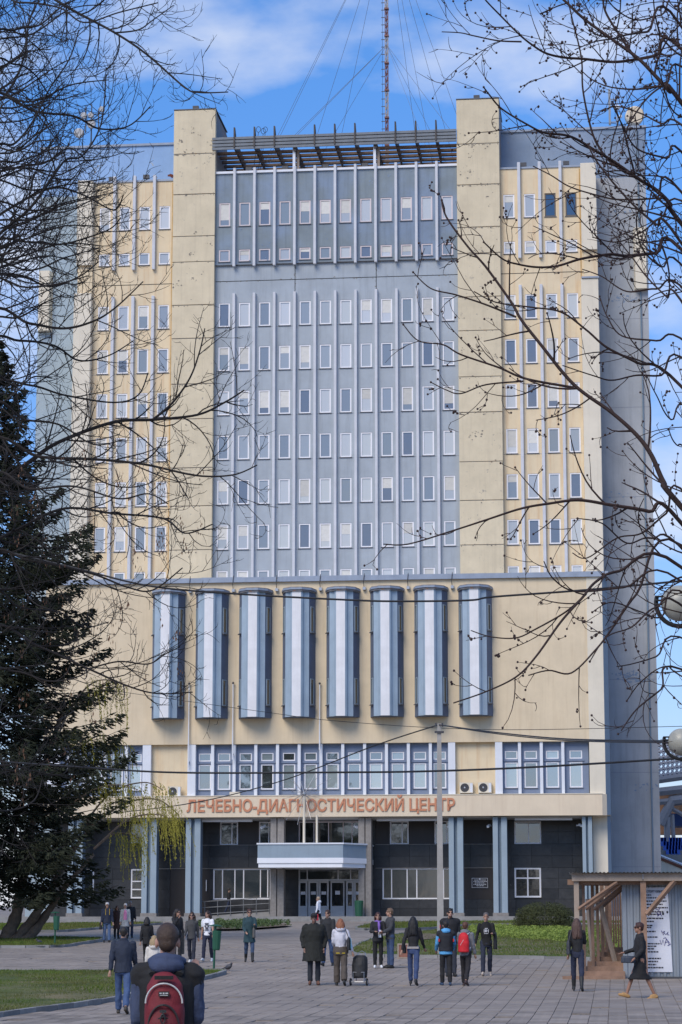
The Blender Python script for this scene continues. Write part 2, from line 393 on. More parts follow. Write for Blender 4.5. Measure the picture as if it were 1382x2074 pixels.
# ================================================================== GROUND
mb = MB()
srows = [-60, 0, 30, 40] + [44 + 2*i for i in range(20)] + [90, 100, 120, 140, 160, 180, 210, 235, 300, 500, 900, 2500]
for i in range(len(srows) - 1):
    for t0, t1 in ((-1500, -120), (-120, 120), (120, 1500)):
        pts = []
        for s, t in ((srows[i], t0), (srows[i], t1), (srows[i+1], t1), (srows[i+1], t0)):
            p = st(s, t); p.z = gh(s); pts.append(p)
        mb.face(pts)
gm = bpy.data.materials.new('plaza_ground'); gm.use_nodes = True
def build_ground_material(m):
    t = m.node_tree; N = t.nodes; L = t.links; b = N['Principled BSDF']; b.inputs['Roughness'].default_value = .85
    tcn = N.new('ShaderNodeTexCoord'); mpn = N.new('ShaderNodeMapping'); mpn.inputs['Rotation'].default_value = (0, 0, YAW)
    L.new(tcn.outputs['Object'], mpn.inputs['Vector'])
    br = N.new('ShaderNodeTexBrick'); br.offset = 0.0; br.inputs['Scale'].default_value = 1.0
    br.inputs['Brick Width'].default_value = .38; br.inputs['Row Height'].default_value = .72; br.inputs['Mortar Size'].default_value = .018; br.inputs['Bias'].default_value = 0
    br.inputs['Color1'].default_value = (.25, .212, .176, 1); br.inputs['Color2'].default_value = (.295, .25, .21, 1); br.inputs['Mortar'].default_value = (.15, .14, .13, 1)
    L.new(mpn.outputs[0], br.inputs['Vector'])
    n = N.new('ShaderNodeTexNoise'); n.inputs['Scale'].default_value = .35; n.inputs['Detail'].default_value = 7; L.new(mpn.outputs[0], n.inputs['Vector'])
    r = N.new('ShaderNodeMapRange'); r.inputs[1].default_value = .3; r.inputs[2].default_value = .7; r.inputs[3].default_value = .75; r.inputs[4].default_value = 1.2; L.new(n.outputs[0], r.inputs[0])
    g = N.new('ShaderNodeCombineColor'); [L.new(r.outputs[0], g.inputs[i]) for i in range(3)]
    mm = N.new('ShaderNodeMixRGB'); mm.blend_type = 'MULTIPLY'; mm.inputs[0].default_value = 1; L.new(br.outputs[0], mm.inputs[1]); L.new(g.outputs[0], mm.inputs[2])
    L.new(mm.outputs[0], b.inputs['Base Color'])
build_ground_material(gm)
ground_o = tag(mb.build('plaza_ground', gm), kind='structure')

def inpoly(p, poly):
    x, y = p[0], p[1]; c = False; j = len(poly) - 1
    for i in range(len(poly)):
        a, b = poly[i], poly[j]
        if (a[1] > y) != (b[1] > y) and x < (b[0]-a[0])*(y-a[1])/(b[1]-a[1]) + a[0]: c = not c
        j = i
    return c
def gpoly(px, n=3):
    pts = [ground(*p) for p in px]
    return spline(pts, n, closed=True)

LAWNS = {
 'near': ([(-70, 1973), (0, 1972.5), (130, 1972.5), (250, 1972), (350, 1971.5), (430, 1971), (456, 1974), (420, 1985), (335, 2003), (245, 2027), (150, 2044), (60, 2054), (-70, 2059)], 1.0),
 'island': ([(-150, 1923), (0, 1922), (120, 1921), (165, 1914), (207, 1907), (190, 1904), (100, 1902.5), (0, 1902.5), (-150, 1902.5)], 1.0),
 'strip': ([(-200, 1889), (75, 1889), (150, 1887), (230, 1880), (300, 1875), (330, 1872.5), (290, 1871.5), (160, 1872.5), (60, 1874), (-200, 1874)], 1.0),
 'lower': ([(712, 1926), (722, 1938), (800, 1941), (1000, 1943), (1190, 1946), (1330, 1948), (1330, 1880), (1100, 1878), (960, 1879), (880, 1887), (800, 1897), (745, 1909)], 1.0),
 'upper': ([(722, 1884), (800, 1885), (890, 1882), (950, 1876), (1120, 1874.5), (1330, 1873.5), (1330, 1869), (1000, 1869), (800, 1871), (745, 1876)], 1.0),
}
LLAB = {'near': 'near_lawn', 'island': 'tree_island', 'strip': 'far_lawn', 'lower': 'right_lawn', 'upper': 'upper_lawn'}
lawn_polys = {}
def kerb_mesh(L): 
    m = MB(); m.box(-L/2 + .006, L/2 - .006, -.07, .07, -.25, .13)
    return m
kerb_cache = {}
def make_lawn(key, px, nblades, h, w):
    poly = gpoly(px); lawn_polys[key] = poly
    m = MB(); c = sum(poly, Vector()) / len(poly)
    m.face([(p.x, p.y, p.z + .10) for p in poly] if poly_ccw(poly) else [(p.x, p.y, p.z + .10) for p in reversed(poly)])
    me = m.mesh('lawn', M['grassbed'])
    bm = bmesh.new(); bm.from_mesh(me); bmesh.ops.triangulate(bm, faces=bm.faces); bm.to_mesh(me); bm.free()
    lo = tag(link(LLAB[key], me), kind='structure')
    # kerb stones
    k = 0
    per = []
    for i in range(len(poly)):
        per.append((poly[i], poly[(i+1) % len(poly)]))
    acc = 0.0; pts = [poly[0]]
    STEP = 1.0
    for a, b in per:
        d = (b - a).length
        while acc + d >= STEP:
            f_ = (STEP - acc) / d; a = a.lerp(b, f_); d = (b - a).length; acc = 0; pts.append(a.copy())
        acc += d
    for a, b in zip(pts, pts[1:] + pts[:1]):
        L_ = round((b - a).length, 2)
        if L_ < .3: continue
        if not (-14 < (a.x * 170 / a.y) < 26): 
            if abs(a.x) > a.y * .2: continue
        if L_ not in kerb_cache: kerb_cache[L_] = kerb_mesh(L_).mesh('kerb_stone', M['kerb'])
        c_ = (a + b) / 2; ang = math.atan2(b.y - a.y, b.x - a.x)
        o = link('kerb_stone', kerb_cache[L_], lo, (c_.x, c_.y, c_.z + random.uniform(-.012, .008)), (random.uniform(-.01, .01), -math.atan2(b.z - a.z, (b - a).length) + random.uniform(-.006, .006), ang))
    # grass blades
    xs = [p.x for p in poly]; ys = [p.y for p in poly]
    verts = []; faces = []
    tries = 0
    while len(faces) < nblades and tries < nblades * 8:
        tries += 1
        x, y = random.uniform(min(xs), max(xs)), random.uniform(min(ys), max(ys))
        if abs(x) > y * .165: continue
        if not inpoly((x, y), poly): continue
        cl = noise.noise((x * .7, y * .25, 3.1))
        if cl < -.35 and random.random() < .7: continue
        z = gz(x, y) + .095; a = random.uniform(0, 6.283); hh = h * random.uniform(.5, 1.3) * (1 + .5 * cl); ww = w * random.uniform(.6, 1.3)
        dx, dy = math.cos(a) * ww, math.sin(a) * ww; lx, ly = random.uniform(-.6, .6) * hh, random.uniform(-.6, .6) * hh
        b_ = len(verts)
        verts += [(x - dx, y - dy, z), (x + dx, y + dy, z), (x + lx, y + ly, z + hh)]
        faces.append((b_, b_ + 1, b_ + 2))
    me = bpy.data.meshes.new('grass'); me.from_pydata(verts, [], faces); me.materials.append(M['blade'])
    g = tag(link('grass', me, lo), kind='stuff')
    return lo
def poly_ccw(poly):
    s = 0
    for i in range(len(poly)):
        a, b = poly[i], poly[(i+1) % len(poly)]; s += a.x*b.y - b.x*a.y
    return s > 0
lawn_o = {}
for key, nb, h, w in (('near', 26000, .055, .010), ('island', 14000, .08, .018), ('strip', 12000, .09, .022), ('lower', 26000, .08, .016), ('upper', 9000, .09, .022)):
    lawn_o[key] = make_lawn(key, LAWNS[key][0], nb, h, w)

# paving slabs: separate stones near the camera, one joined layer further off
SW, SL = .38, .72
slab_me = []
for v in range(3):
    m = MB(); g = .008
    m.box(-SW/2 + g, SW/2 - g, -SL/2 + g, SL/2 - g, -.03, .022)
    slab_me.append(m.mesh('paving_slab', M['paving']))
cells = []
s = 40.12
while s < 104:
    half = s * .20
    cshift = -s * SA / CA
    t = math.floor((-half * 1.06 + cshift) / SW) * SW
    while t < half * 1.06 + cshift:
        p = st(s, t)
        if abs(p.x) < p.y * .20 and not any(inpoly(p, lawn_polys[k]) for k in ('near', 'lower', 'island') if True):
            cells.append((p.y + (1000 if abs(p.x) > p.y * .142 or p.y < 45.5 else 0), s, t))
        t += SW
    s += SL
cells.sort()
far = MB()
slope_a = math.atan(.0235)
for i, (yy, s, t) in enumerate(cells):
    p = st(s, t); p.z = gh(s)
    sl = math.atan((gh(s + .3) - gh(s - .3)) / .6)
    jz = random.uniform(-.004, .003); tx, ty = random.uniform(-.003, .003), random.uniform(-.004, .004)
    if random.random() < .02: jz -= .02
    if random.random() < .006: continue
    if i < 300:
        link('paving_slab', slab_me[i % 3], ground_o, (p.x, p.y, p.z + jz), (sl + tx, ty, -YAW))
    else:
        Mx = Matrix.Rotation(-YAW, 4, 'Z') @ Matrix.Rotation(sl + tx, 4, 'X') @ Matrix.Rotation(ty, 4, 'Y')
        q = [Mx @ Vector((x_, y_, .022)) for x_, y_ in ((-.183, -.352), (.183, -.352), (.183, .352), (-.183, .352))]
        q2 = [Mx @ Vector((x_, y_, -.03)) for x_, y_ in ((-.183, -.352), (.183, -.352), (.183, .352), (-.183, .352))]
        off = Vector((p.x, p.y, p.z + jz))
        far.raw([off + v for v in q] + [off + v for v in q2], [(0, 1, 2, 3), (0, 4, 5, 1), (1, 5, 6, 2), (2, 6, 7, 3), (3, 7, 4, 0)])
me = far.mesh('paving_layer', pmat('grey_paving_layer', (.265, .222, .183), .8, .25, .9, 0, ((.15, .135, .12), .63, 1.1), .2, 60, col2=(.30, .25, .205), c2scale=.3))
tag(link('paving_layer', me, ground_o), kind='stuff')

# ================================================================== BUILDING
bld = empty('hospital_building', (0, DB, ZB), -YAW)
tag(bld, 'tall cream and blue medical centre tower with ribbed facade and podium', 'building')
UC = -0.455
def bbox(name, u0, u1, y0, y1, z0, z1, mat, parent=None, bev=0.0):
    m = MB(); m.box(u0, u1, y0, y1, z0, z1)
    me = m.mesh(name, mat)
    if bev:
        bm = bmesh.new(); bm.from_mesh(me); bmesh.ops.bevel(bm, geom=bm.edges[:], offset=bev, segments=1, affect='EDGES'); bm.to_mesh(me); bm.free()
    return link(name, me, parent or bld)
def wall_holes(name, u0, u1, z0, z1, holes, y, mat, reveal=.16, back=None, parent=None):
    us = sorted({u0, u1, *[h[0] for h in holes], *[h[1] for h in holes]}); zs = sorted({z0, z1, *[h[2] for h in holes], *[h[3] for h in holes]})
    us = [u for u in us if u0 <= u <= u1]; zs = [z for z in zs if z0 <= z <= z1]
    m = MB()
    for i in range(len(us)-1):
        for j in range(len(zs)-1):
            cu, cz = (us[i]+us[i+1])/2, (zs[j]+zs[j+1])/2
            if any(h[0] < cu < h[1] and h[2] < cz < h[3] for h in holes): continue
            m.face([(us[i], y, zs[j]), (us[i+1], y, zs[j]), (us[i+1], y, zs[j+1]), (us[i], y, zs[j+1])])
    for (a, b, c, d) in holes:
        yb = y + reveal
        m.face([(a, y, c), (a, y, d), (a, yb, d), (a, yb, c)]); m.face([(b, y, d), (b, y, c), (b, yb, c), (b, yb, d)])
        m.face([(a, y, d), (b, y, d), (b, yb, d), (a, yb, d)]); m.face([(b, y, c), (a, y, c), (a, yb, c), (b, yb, c)])
    return m.build(name, mat, parent or bld)
win_cache = {}
def window(u, z0, z1, w, y, frame='frame', gl='glass', fw=.095, split=None, sill=True, parent=None, tr=None):
    """window in an opening: frame, pane and sill; origin at the opening's lower centre"""
    h = z1 - z0; key = (round(w, 2), round(h, 2), frame, gl, fw, split, tr)
    if key not in win_cache:
        m = MB(); d0, d1 = .03, .11
        m.box(-w/2, -w/2+fw, d0, d1, 0, h); m.box(w/2-fw, w/2, d0, d1, 0, h)
        m.box(-w/2+fw, w/2-fw, d0, d1, 0, fw); m.box(-w/2+fw, w/2-fw, d0, d1, h-fw, h)
        for sp in (split or ()): m.box(sp-fw*.4, sp+fw*.4, d0+.006, d1, fw, h-fw)
        for sp in (tr or ()): m.box(-w/2+fw, w/2-fw, d0+.003, d1, sp-fw*.4, sp+fw*.4)
        p = MB(); p.face([(-w/2+.01, .085, .01), (w/2-.01, .085, .01), (w/2-.01, .085, h-.01), (-w/2+.01, .085, h-.01)])
        s_ = MB(); s_.box(-w/2-.05, w/2+.05, -.07, .02, -.045, -.002)
        win_cache[key] = (m.mesh('window', M[frame]), p.mesh('pane', M[gl]), s_.mesh('sill', M['sill']))
    a, b, c = win_cache[key]
    o = link('window', a, parent or bld, (u, y, z0))
    pn = link('pane', b, o); pn.rotation_euler = (random.uniform(-.003, .003), 0, random.uniform(-.006, .006))
    if sill: link('sill', c, o)
    if gl == 'glass' and frame != 'brownframe' and random.random() < .34:         # a roller blind part of the way down
        f_ = random.choice((.3, .45, .6, .75)); kb_ = ('blind', round(w, 2), round(h, 2), f_)
        if kb_ not in win_cache:
            q = MB(); q.box(-w/2 + fw, w/2 - fw, .0755, .079, h - fw - (h - 2*fw)*f_, h - fw); win_cache[kb_] = q.mesh('blind', M['blind'])
        link('blind', win_cache[kb_], o)
    return o

ROWS = [(42.50 - 3.29*k, 44.30 - 3.29*k) for k in range(7)]
ROWS[6] = (22.76, 24.52)
# --- rear slab
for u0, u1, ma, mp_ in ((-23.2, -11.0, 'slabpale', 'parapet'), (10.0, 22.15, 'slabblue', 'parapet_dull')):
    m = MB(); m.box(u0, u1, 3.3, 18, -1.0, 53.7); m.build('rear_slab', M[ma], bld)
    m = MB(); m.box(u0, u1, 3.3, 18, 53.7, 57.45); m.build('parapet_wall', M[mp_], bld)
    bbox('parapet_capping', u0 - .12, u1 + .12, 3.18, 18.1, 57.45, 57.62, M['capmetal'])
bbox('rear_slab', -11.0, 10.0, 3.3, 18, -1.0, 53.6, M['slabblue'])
for (u, z) in ((-23.0, 43.2), (21.3, 45.1)):
    m = MB(); m.prism([(u - .15, 3.3), (u - .05, 2.7), (u + .75, 2.7), (u + .9, 3.3)], z, z + 4.6); m.build('corner_fin', M['cream_pale'], bld)
for k in range(8):
    z = 3.5 + 6.58*k
    for u0, u1 in ((-23.18, -19.7), (18.8, 22.13)): bbox('wall_joint', u0, u1, 3.293, 3.32, z, z + .03, M['joint_soft'])
m = MB(); m.tube([(21.6, 3.22, 0), (21.6, 3.22, 57.3)], .06, 8); m.build('downpipe', M['pillar_dark'], bld)
# --- towers: horizontal concrete panels with open joints
joints = [59.0, 55.6, 52.5, 49.3, 47.35, 44.1, 41.6, 38.2, 35.6, 32.0, 29.2, 26.0, 22.6]
for (a, b) in ((-12.44, -9.32), (8.48, 11.58)):
    bbox('tower_core', a + .06, b - .06, .06, 5.4, 22.0, 58.9, M['rustcap'])
    for z1, z0 in zip(joints, joints[1:]):
        o = bbox('concrete_panel', a, b, random.uniform(-.008, .008), .5, z0 + .022, z1 - .022 - random.uniform(0, .012), M['cream_tower'], bev=.02)
    bbox('tower_side', b - .05, b + .0, .5, 5.4, 53.9, 58.7, M['rustcap']); bbox('tower_side', a, a + .05, .5, 5.4, 53.9, 58.7, M['rustcap'])
    bbox('coping', a - .02, b + .02, -.04, 5.45, 59.0, 59.06, M['sill'])
# crumbled edges along the panel joints and chipped paint on the panels
random.seed(77)
def flakes(name, pts, y, mat, smin, smax, squash=.6):
    m = MB()
    for (u, z) in pts:
        r = random.uniform(smin, smax) * random.choice((.5, .7, 1, 1)); n = random.randint(5, 7); ph = random.uniform(0, 6)
        m.face([(u + r*math.cos(ph + 6.283*i/n)*random.uniform(.5, 1.3), y - random.uniform(.012, .016), z + squash*r*math.sin(ph + 6.283*i/n)*random.uniform(.5, 1.3)) for i in range(n)])
    return tag(m.build(name, mat, bld), kind='stuff')
pts = []
for (a, b) in ((-12.44, -9.32), (8.48, 11.58)):
    for j in joints[1:-1]:
        dens = random.choice((6, 14, 40, 60)) if j > 38 else random.choice((3, 8, 20))
        x0 = random.uniform(a, b - 1)
        for _ in range(dens): pts.append((min(b - .1, max(a + .1, random.gauss(random.uniform(a, b), .4))), j + random.gauss(-.04, .05)))
    for _ in range(26):
        cu, cz = random.uniform(a + .2, b - .2), random.triangular(28, 59, 57)
        for _k in range(random.randint(1, 7)): pts.append((min(b - .1, max(a + .1, cu + random.gauss(0, .15))), min(58.8, cz + random.gauss(0, .14))))
flakes('chipped_paint', pts, -.008, M['chip'], .02, .085, .7)
# --- wings
wing_holes = {}
for side, (a, b, cs) in {'l': (-19.6, -12.44, [-17.62, -16.13, -14.64, -13.14]), 'r': (11.58, 18.5, [12.21, 13.71, 15.20, 16.70])}.items():
    holes = []
    for c in cs:
        holes += [(c-.40, c+.40, 50.05, 51.82), (c-.40, c+.40, 47.36, 48.28)] + [(c-.40, c+.40, r[0], r[1]) for r in ROWS]
    wall_holes('wing_wall', a, b, 22.0, 53.72, holes, .5, M['cream_wing'])
    m = MB(); m.face([(a, .5, 53.7), (b, .5, 53.7), (b, 3.3, 53.7), (a, 3.3, 53.7)])
    ou = a if side == 'l' else b
    m.face([(ou, .5, 22), (ou, 3.3, 22), (ou, 3.3, 53.72), (ou, .5, 53.72)]); m.build('wing_return', M['cream_pale'], bld)
    bbox('wing_coping', a, b, .42, .75, 53.72, 53.86, M['capmetal'])
    m = MB(); m.box(a, b, .485, .51, 45.86, 45.90); m.build('panel_joint', M['joint'], bld)
    for c in cs:
        lou = side == 'r' and c in cs[2:]
        window(c, 50.05, 51.82, .80, .5, 'brownframe' if lou else 'frame', 'glassdark' if lou else 'glass')
        window(c, 47.36, 48.28, .80, .5)
        for r in ROWS: window(c, r[0], r[1], .80, .5)
    for i in range(3):
        u = (cs[i] + cs[i+1]) / 2
        bbox('rib', u - .11, u + .11, .2, .5, 46.95, 54.15, M['rib'], bev=.02); bbox('rib', u - .11, u + .11, .2, .5, 22.2, 44.95, M['rib'], bev=.02)
    e0, e1 = (-19.62, -18.45) if side == 'l' else (17.42, 18.54)
    bbox('corner_pilaster', e0, e1, -.02, .5, 47.35, 53.85, M['cream_pale'], bev=.03); bbox('corner_pilaster', e0 + .12, e1, .25, .5, 45.15, 47.35, M['cream_wing']); bbox('corner_pilaster', e0 - .1, e1 + .03, -.1, .5, 22.0, 45.2, M['cream_pale'], bev=.03)
    if side == 'r': bbox('pilaster_cap', e0 - .05, e1 + .08, -.2, .5, 45.2, 45.32, M['capmetal'])
# --- centre
CW = [-8.64 + 1.488*k for k in range(12)]
hu = []; hl = []
for c in CW:
    hu += [(c-.41, c+.41, 50.05, 51.85), (c-.41, c+.41, 47.36, 48.28)]; hl += [(c-.41, c+.41, r[0], r[1]) for r in ROWS]
wall_holes('upper_facade', -9.32, 8.48, 47.15, 54.05, hu, .33, M['greyblue'])
m = MB(); m.box(-9.32, 8.48, .33, .6, 47.10, 47.15); m.build('drip_edge', M['sill'], bld)
wall_holes('lower_facade', -9.32, 8.48, 22.0, 47.15, hl, .5, M['lilac'])
for z in (45.93,): bbox('panel_joint', -9.3, 8.46, .485, .52, z - .02, z + .02, M['joint'])
for u in (CW[3] + .744, CW[7] + .744): bbox('panel_joint', u - .02, u + .02, .484, .519, 44.95, 47.1, M['joint'])
bbox('facade_coping', -9.32, 8.48, .2, .8, 54.05, 54.22, M['whitepaint'])
for i, c in enumerate(CW):
    window(c, 50.05, 51.85, .82, .33, 'pinkframe'); window(c, 47.36, 48.28, .82, .33, 'pinkframe')
    for r in ROWS: window(c, r[0], r[1], .82, .5)
    if i < 11:
        u = c + .744
        m = MB(); m.prism([(u-.115, .33), (u-.09, .03), (u+.09, .03), (u+.115, .33)], 46.95, 54.4); m.build('rib', M['rib'], bld)
        m = MB(); m.prism([(u-.115, .5), (u-.09, .2), (u+.09, .2), (u+.115, .5)], 22.2, 44.95); m.build('rib', M['rib'], bld)
bbox('roof', -9.3, 8.46, .8, 18, 53.62, 53.9, M['soffit'])
for r in ROWS[:6]:
    for a, b, y in ((-9.3, 8.46, .5), (-18.4, -12.46, .5), (11.6, 17.4, .5)): bbox('panel_joint', a, b, y - .004, y + .05, r[0] - .075, r[0] - .055, M['joint_soft'])
for a, b in ((-9.3, 8.46),): bbox('panel_joint', a, b, .326, .4, 49.98, 50.0, M['joint_soft'])
bbox('rust_streak', -12.60, -12.46, .492, .52, 23, 53.6, M['rust']); bbox('rust_streak', 17.30, 17.40, .492, .52, 23, 53.6, M['rust'])
pts = []
for _ in range(70): pts.append((random.uniform(-9.1, 8.3), 45.93 + random.gauss(0, .05)))
for _ in range(40): u = random.choice((CW[3], CW[7])) + .744; pts.append((u + random.gauss(0, .05), random.uniform(45, 47)))
flakes('crumbled_joint', pts, .5, M['chip'], .02, .07)
pts = []
for _ in range(34):
    cu, cz = random.choice(CW) + random.uniform(-.5, .5), random.choice((random.uniform(52.2, 53.9), random.uniform(48.4, 49.9), random.uniform(47.2, 47.5)))
    for _k in range(random.randint(1, 6)): pts.append((cu + random.gauss(0, .12), cz + random.gauss(0, .12)))
flakes('worn_paint', pts, .33, M['parapet_dull'], .02, .09)
pts = []
for _ in range(60): pts.append((random.choice((random.gauss(-14.7, .5), random.gauss(-16.3, .9))), 54.15 + abs(random.gauss(0, .25))))
flakes('bare_concrete_patch', pts, 3.3, M['chip'], .08, .28)
pts = []
for cu, cz, n_ in ((20.2, 17.0, 60), (20.9, 16.7, 40), (20.5, 44.5, 40), (19.8, 30, 14), (21.2, 9, 16), (20.4, 51, 20)):
    pts += [(min(22.0, max(18.9, cu + random.gauss(0, .5))), cz + random.gauss(0, .16)) for _ in range(n_)]
flakes('patched_paint', pts, 3.3, M['parapet_dull'], .03, .14)
pts = [(-12.9 + random.gauss(0, .35), 55.0 + random.gauss(0, .05)) for _ in range(22)]
flakes('exposed_brick_patch', pts, 3.29, M['redbrick'], .10, .22)
# --- pergola over the roof terrace
PZ0, PZ1 = 55.8, 56.8
for k in range(4):
    z = PZ0 + k*.255
    m = MB(); m.raw([(-9.55, -.10, z), (8.46, -.10, z), (8.46, -.14, z+.16), (-9.55, -.14, z+.16), (-9.55, .0, z), (8.46, .0, z), (8.46, -.04, z+.20), (-9.55, -.04, z+.20)],
                    [(0, 1, 2, 3), (4, 7, 6, 5), (0, 4, 5, 1), (3, 2, 6, 7), (0, 3, 7, 4), (1, 5, 6, 2)])
    m.build('fascia_louvre', M['louvre'], bld)
bbox('fascia_back', -9.5, 8.44, .02, .05, PZ0 + .03, PZ1 - .03, M['louvre'])
for i in range(11):
    u = CW[i] + .744
    m = MB()
    if i in (3, 7):
        m.box(u - .09, u + .09, .06, 5.4, PZ0 - .22, PZ0 + .3); m.build('main_beam', M['rustmetal'], bld)
        bbox('pergola_post', u - .17, u + .02, .25, .5, 54.2, PZ0 + .1, M['whitepaint']); bbox('pergola_post', u + .08, u + .27, .55, .75, 53.9, PZ0, M['woodgrey'])
    else:
        pr = [(-.2, PZ0 + .1), (-.2, 57.45), (.05, 57.45), (.75, PZ1 - .1), (5.3, PZ1 - .35), (5.3, PZ0 + .05), (.1, PZ0 + .05)]
        m.raw([(u - .05, y, z) for y, z in pr] + [(u + .05, y, z) for y, z in pr],
              [tuple(range(7)), tuple(range(13, 6, -1))] + [(i_, i_ + 7, (i_ + 1) % 7 + 7, (i_ + 1) % 7) for i_ in range(7)])
        m.build('rafter', M['rustmetal'], bld)
for k in range(5):
    y = 1.05 + k * 1.02
    bbox('slat', -9.3, 8.46, y - .17, y + .17, PZ0 - .03 - .002*k, PZ0 + .14, M['slat'])
# --- podium
PY = -8.0
m = MB(); m.box(-19.45, 17.4, PY, 3.2, 11.45, 22.4); m.build('podium_wall', M['cream'], bld)
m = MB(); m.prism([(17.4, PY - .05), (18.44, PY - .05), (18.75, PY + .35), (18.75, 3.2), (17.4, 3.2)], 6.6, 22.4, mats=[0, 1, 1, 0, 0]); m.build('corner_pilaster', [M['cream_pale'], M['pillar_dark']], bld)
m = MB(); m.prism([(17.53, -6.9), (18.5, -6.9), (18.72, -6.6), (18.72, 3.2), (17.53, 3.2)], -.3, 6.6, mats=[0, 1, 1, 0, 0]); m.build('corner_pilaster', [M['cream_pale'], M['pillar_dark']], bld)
for i in range(14):                                  # capping sheets with lapped ends
    a = -19.6 + i * 38.4/14; b = a + 38.4/14
    bbox('capping_sheet', a, b + .06, PY - .22 - .004*(i % 2), PY + .3, 22.40 + .003*(i % 2), 22.74 + random.uniform(-.02, .02), M['capmetal'])
bbox('podium_roof', -19.4, 18.5, PY + .3, 3.2, 22.4, 22.5, M['soffit'])
# --- fluted bays
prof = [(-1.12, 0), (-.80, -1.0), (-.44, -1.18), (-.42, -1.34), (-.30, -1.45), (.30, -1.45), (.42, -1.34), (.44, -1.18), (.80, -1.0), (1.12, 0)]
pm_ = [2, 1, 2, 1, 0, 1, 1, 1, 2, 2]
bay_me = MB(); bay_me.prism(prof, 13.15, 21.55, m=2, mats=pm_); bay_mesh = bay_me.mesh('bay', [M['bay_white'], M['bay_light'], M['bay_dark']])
cap = MB()
for k, (ex, z0, z1) in enumerate(((.03, 21.55, 21.66), (.08, 21.66, 21.78), (.05, 21.78, 21.84))):
    pr = [(x * (1 + ex), y * (1 + ex)) for x, y in [(-1.12, .0), (-.9, -1.0), (-.35, -1.5), (.35, -1.5), (.9, -1.0), (1.12, .0)]]
    cap.prism(pr, z0, z1, m=0 if k == 1 else 1)
cap_mesh = cap.mesh('bay_cap', [M['capmetal'], M['rustcap']])
bw = MB(); bw.box(-.26, -.20, -.05, .05, 0, 1.75, 0); bw.box(.20, .26, -.05, .05, 0, 1.75, 0); bw.box(-.2, .2, -.05, .05, 0, .06, 0); bw.box(-.2, .2, -.05, .05, 1.69, 1.75, 0); bw.box(-.2, .2, -.012, .0, .05, 1.7, 1); bw.box(-.32, .32, -.14, .05, -.07, -.02, 2)
bw_mesh = bw.mesh('window', [M['pillar'], M['glassdark'], M['sill']])
for k in range(8):
    uc = -10.87 + 2.975 * k
    b = link('bay', bay_mesh, bld, (uc, PY, 0)); link('bay_cap', cap_mesh, b)
    for sgn in (-1, 1):
        ang = math.atan2(1.0, .32)
        nrm = Vector((math.sin(ang) * sgn, -math.cos(ang), 0))
        c_ = Vector((sgn * .93, -.58, 0))
        for z in (18.85, 13.98):
            w_ = link('window', bw_mesh, b, c_ + Vector((0, 0, z)) + nrm * .012)
            w_.rotation_euler = (0, 0, sgn * ang)
    if k < 7:
        bbox('bracket', uc + 1.36, uc + 1.56, PY - .25, PY, 21.75, 21.95, M['metal'])
        m = MB(); m.tube([(uc + 1.45, PY - .15, 21.9), (uc + 1.42, PY - .28, 22.3), (uc + 1.48, PY - .26, 22.85)], .025, 5); m.build('cable_drop', M['darkmetal'], bld)
# --- second-storey band
BZ0, BZ1 = 8.0, 11.45
def band_group(a, b, ribs, name='window_band'):
    edges = [a] + ribs + [b]; holes = []
    for x0, x1 in zip(edges, edges[1:]):
        c = (x0 + x1) / 2
        holes += [(c-.42, c+.42, 10.33, 10.88), (c-.43, c+.43, 8.42, 10.12)]
    wall_holes(name, a, b, BZ0, BZ1, holes, PY + .45, M['band'])
    for i, (x0, x1) in enumerate(zip(edges, edges[1:])):
        c = (x0 + x1) / 2
        window(c, 10.33, 10.88, .84, PY + .45, 'frame', 'glass2', .07, sill=False); window(c, 8.42, 10.12, .86, PY + .45, 'frame', 'glass2', .085)
        m = MB(); m.box(c - .55, c + .55, PY + .38, PY + .45, 10.17, 10.28); m.build('transom', M['band'], bld)
    for r in ribs: bbox('rib', r - .10, r + .10, PY + .1, PY + .5, BZ0, BZ1, M['whitepaint'])
band_group(-8.95, 8.06, [-7.81 + 1.468*k for k in range(11)])
band_group(11.66, 17.35, [12.8, 14.24, 15.66])
band_group(-18.26, -12.57, [-16.57, -15.15, -13.71])
for (a, b) in ((-9.5, -8.95), (8.06, 8.53), (11.18, 11.66), (-12.57, -12.0), (-19.45, -18.26)):
    bbox('white_pilaster', a, b, PY + .03, PY + .6, BZ0, BZ1, M['whitepaint'])
for (a, b) in ((8.53, 11.18), (-12.0, -9.5)): bbox('recessed_panel', a, b, PY + .4, PY + .8, BZ0, BZ1, M['cream_wing'])
bbox('band_core', -19.4, 17.4, PY + .8, 3.2, BZ0 - .1, BZ1, M['joint'])
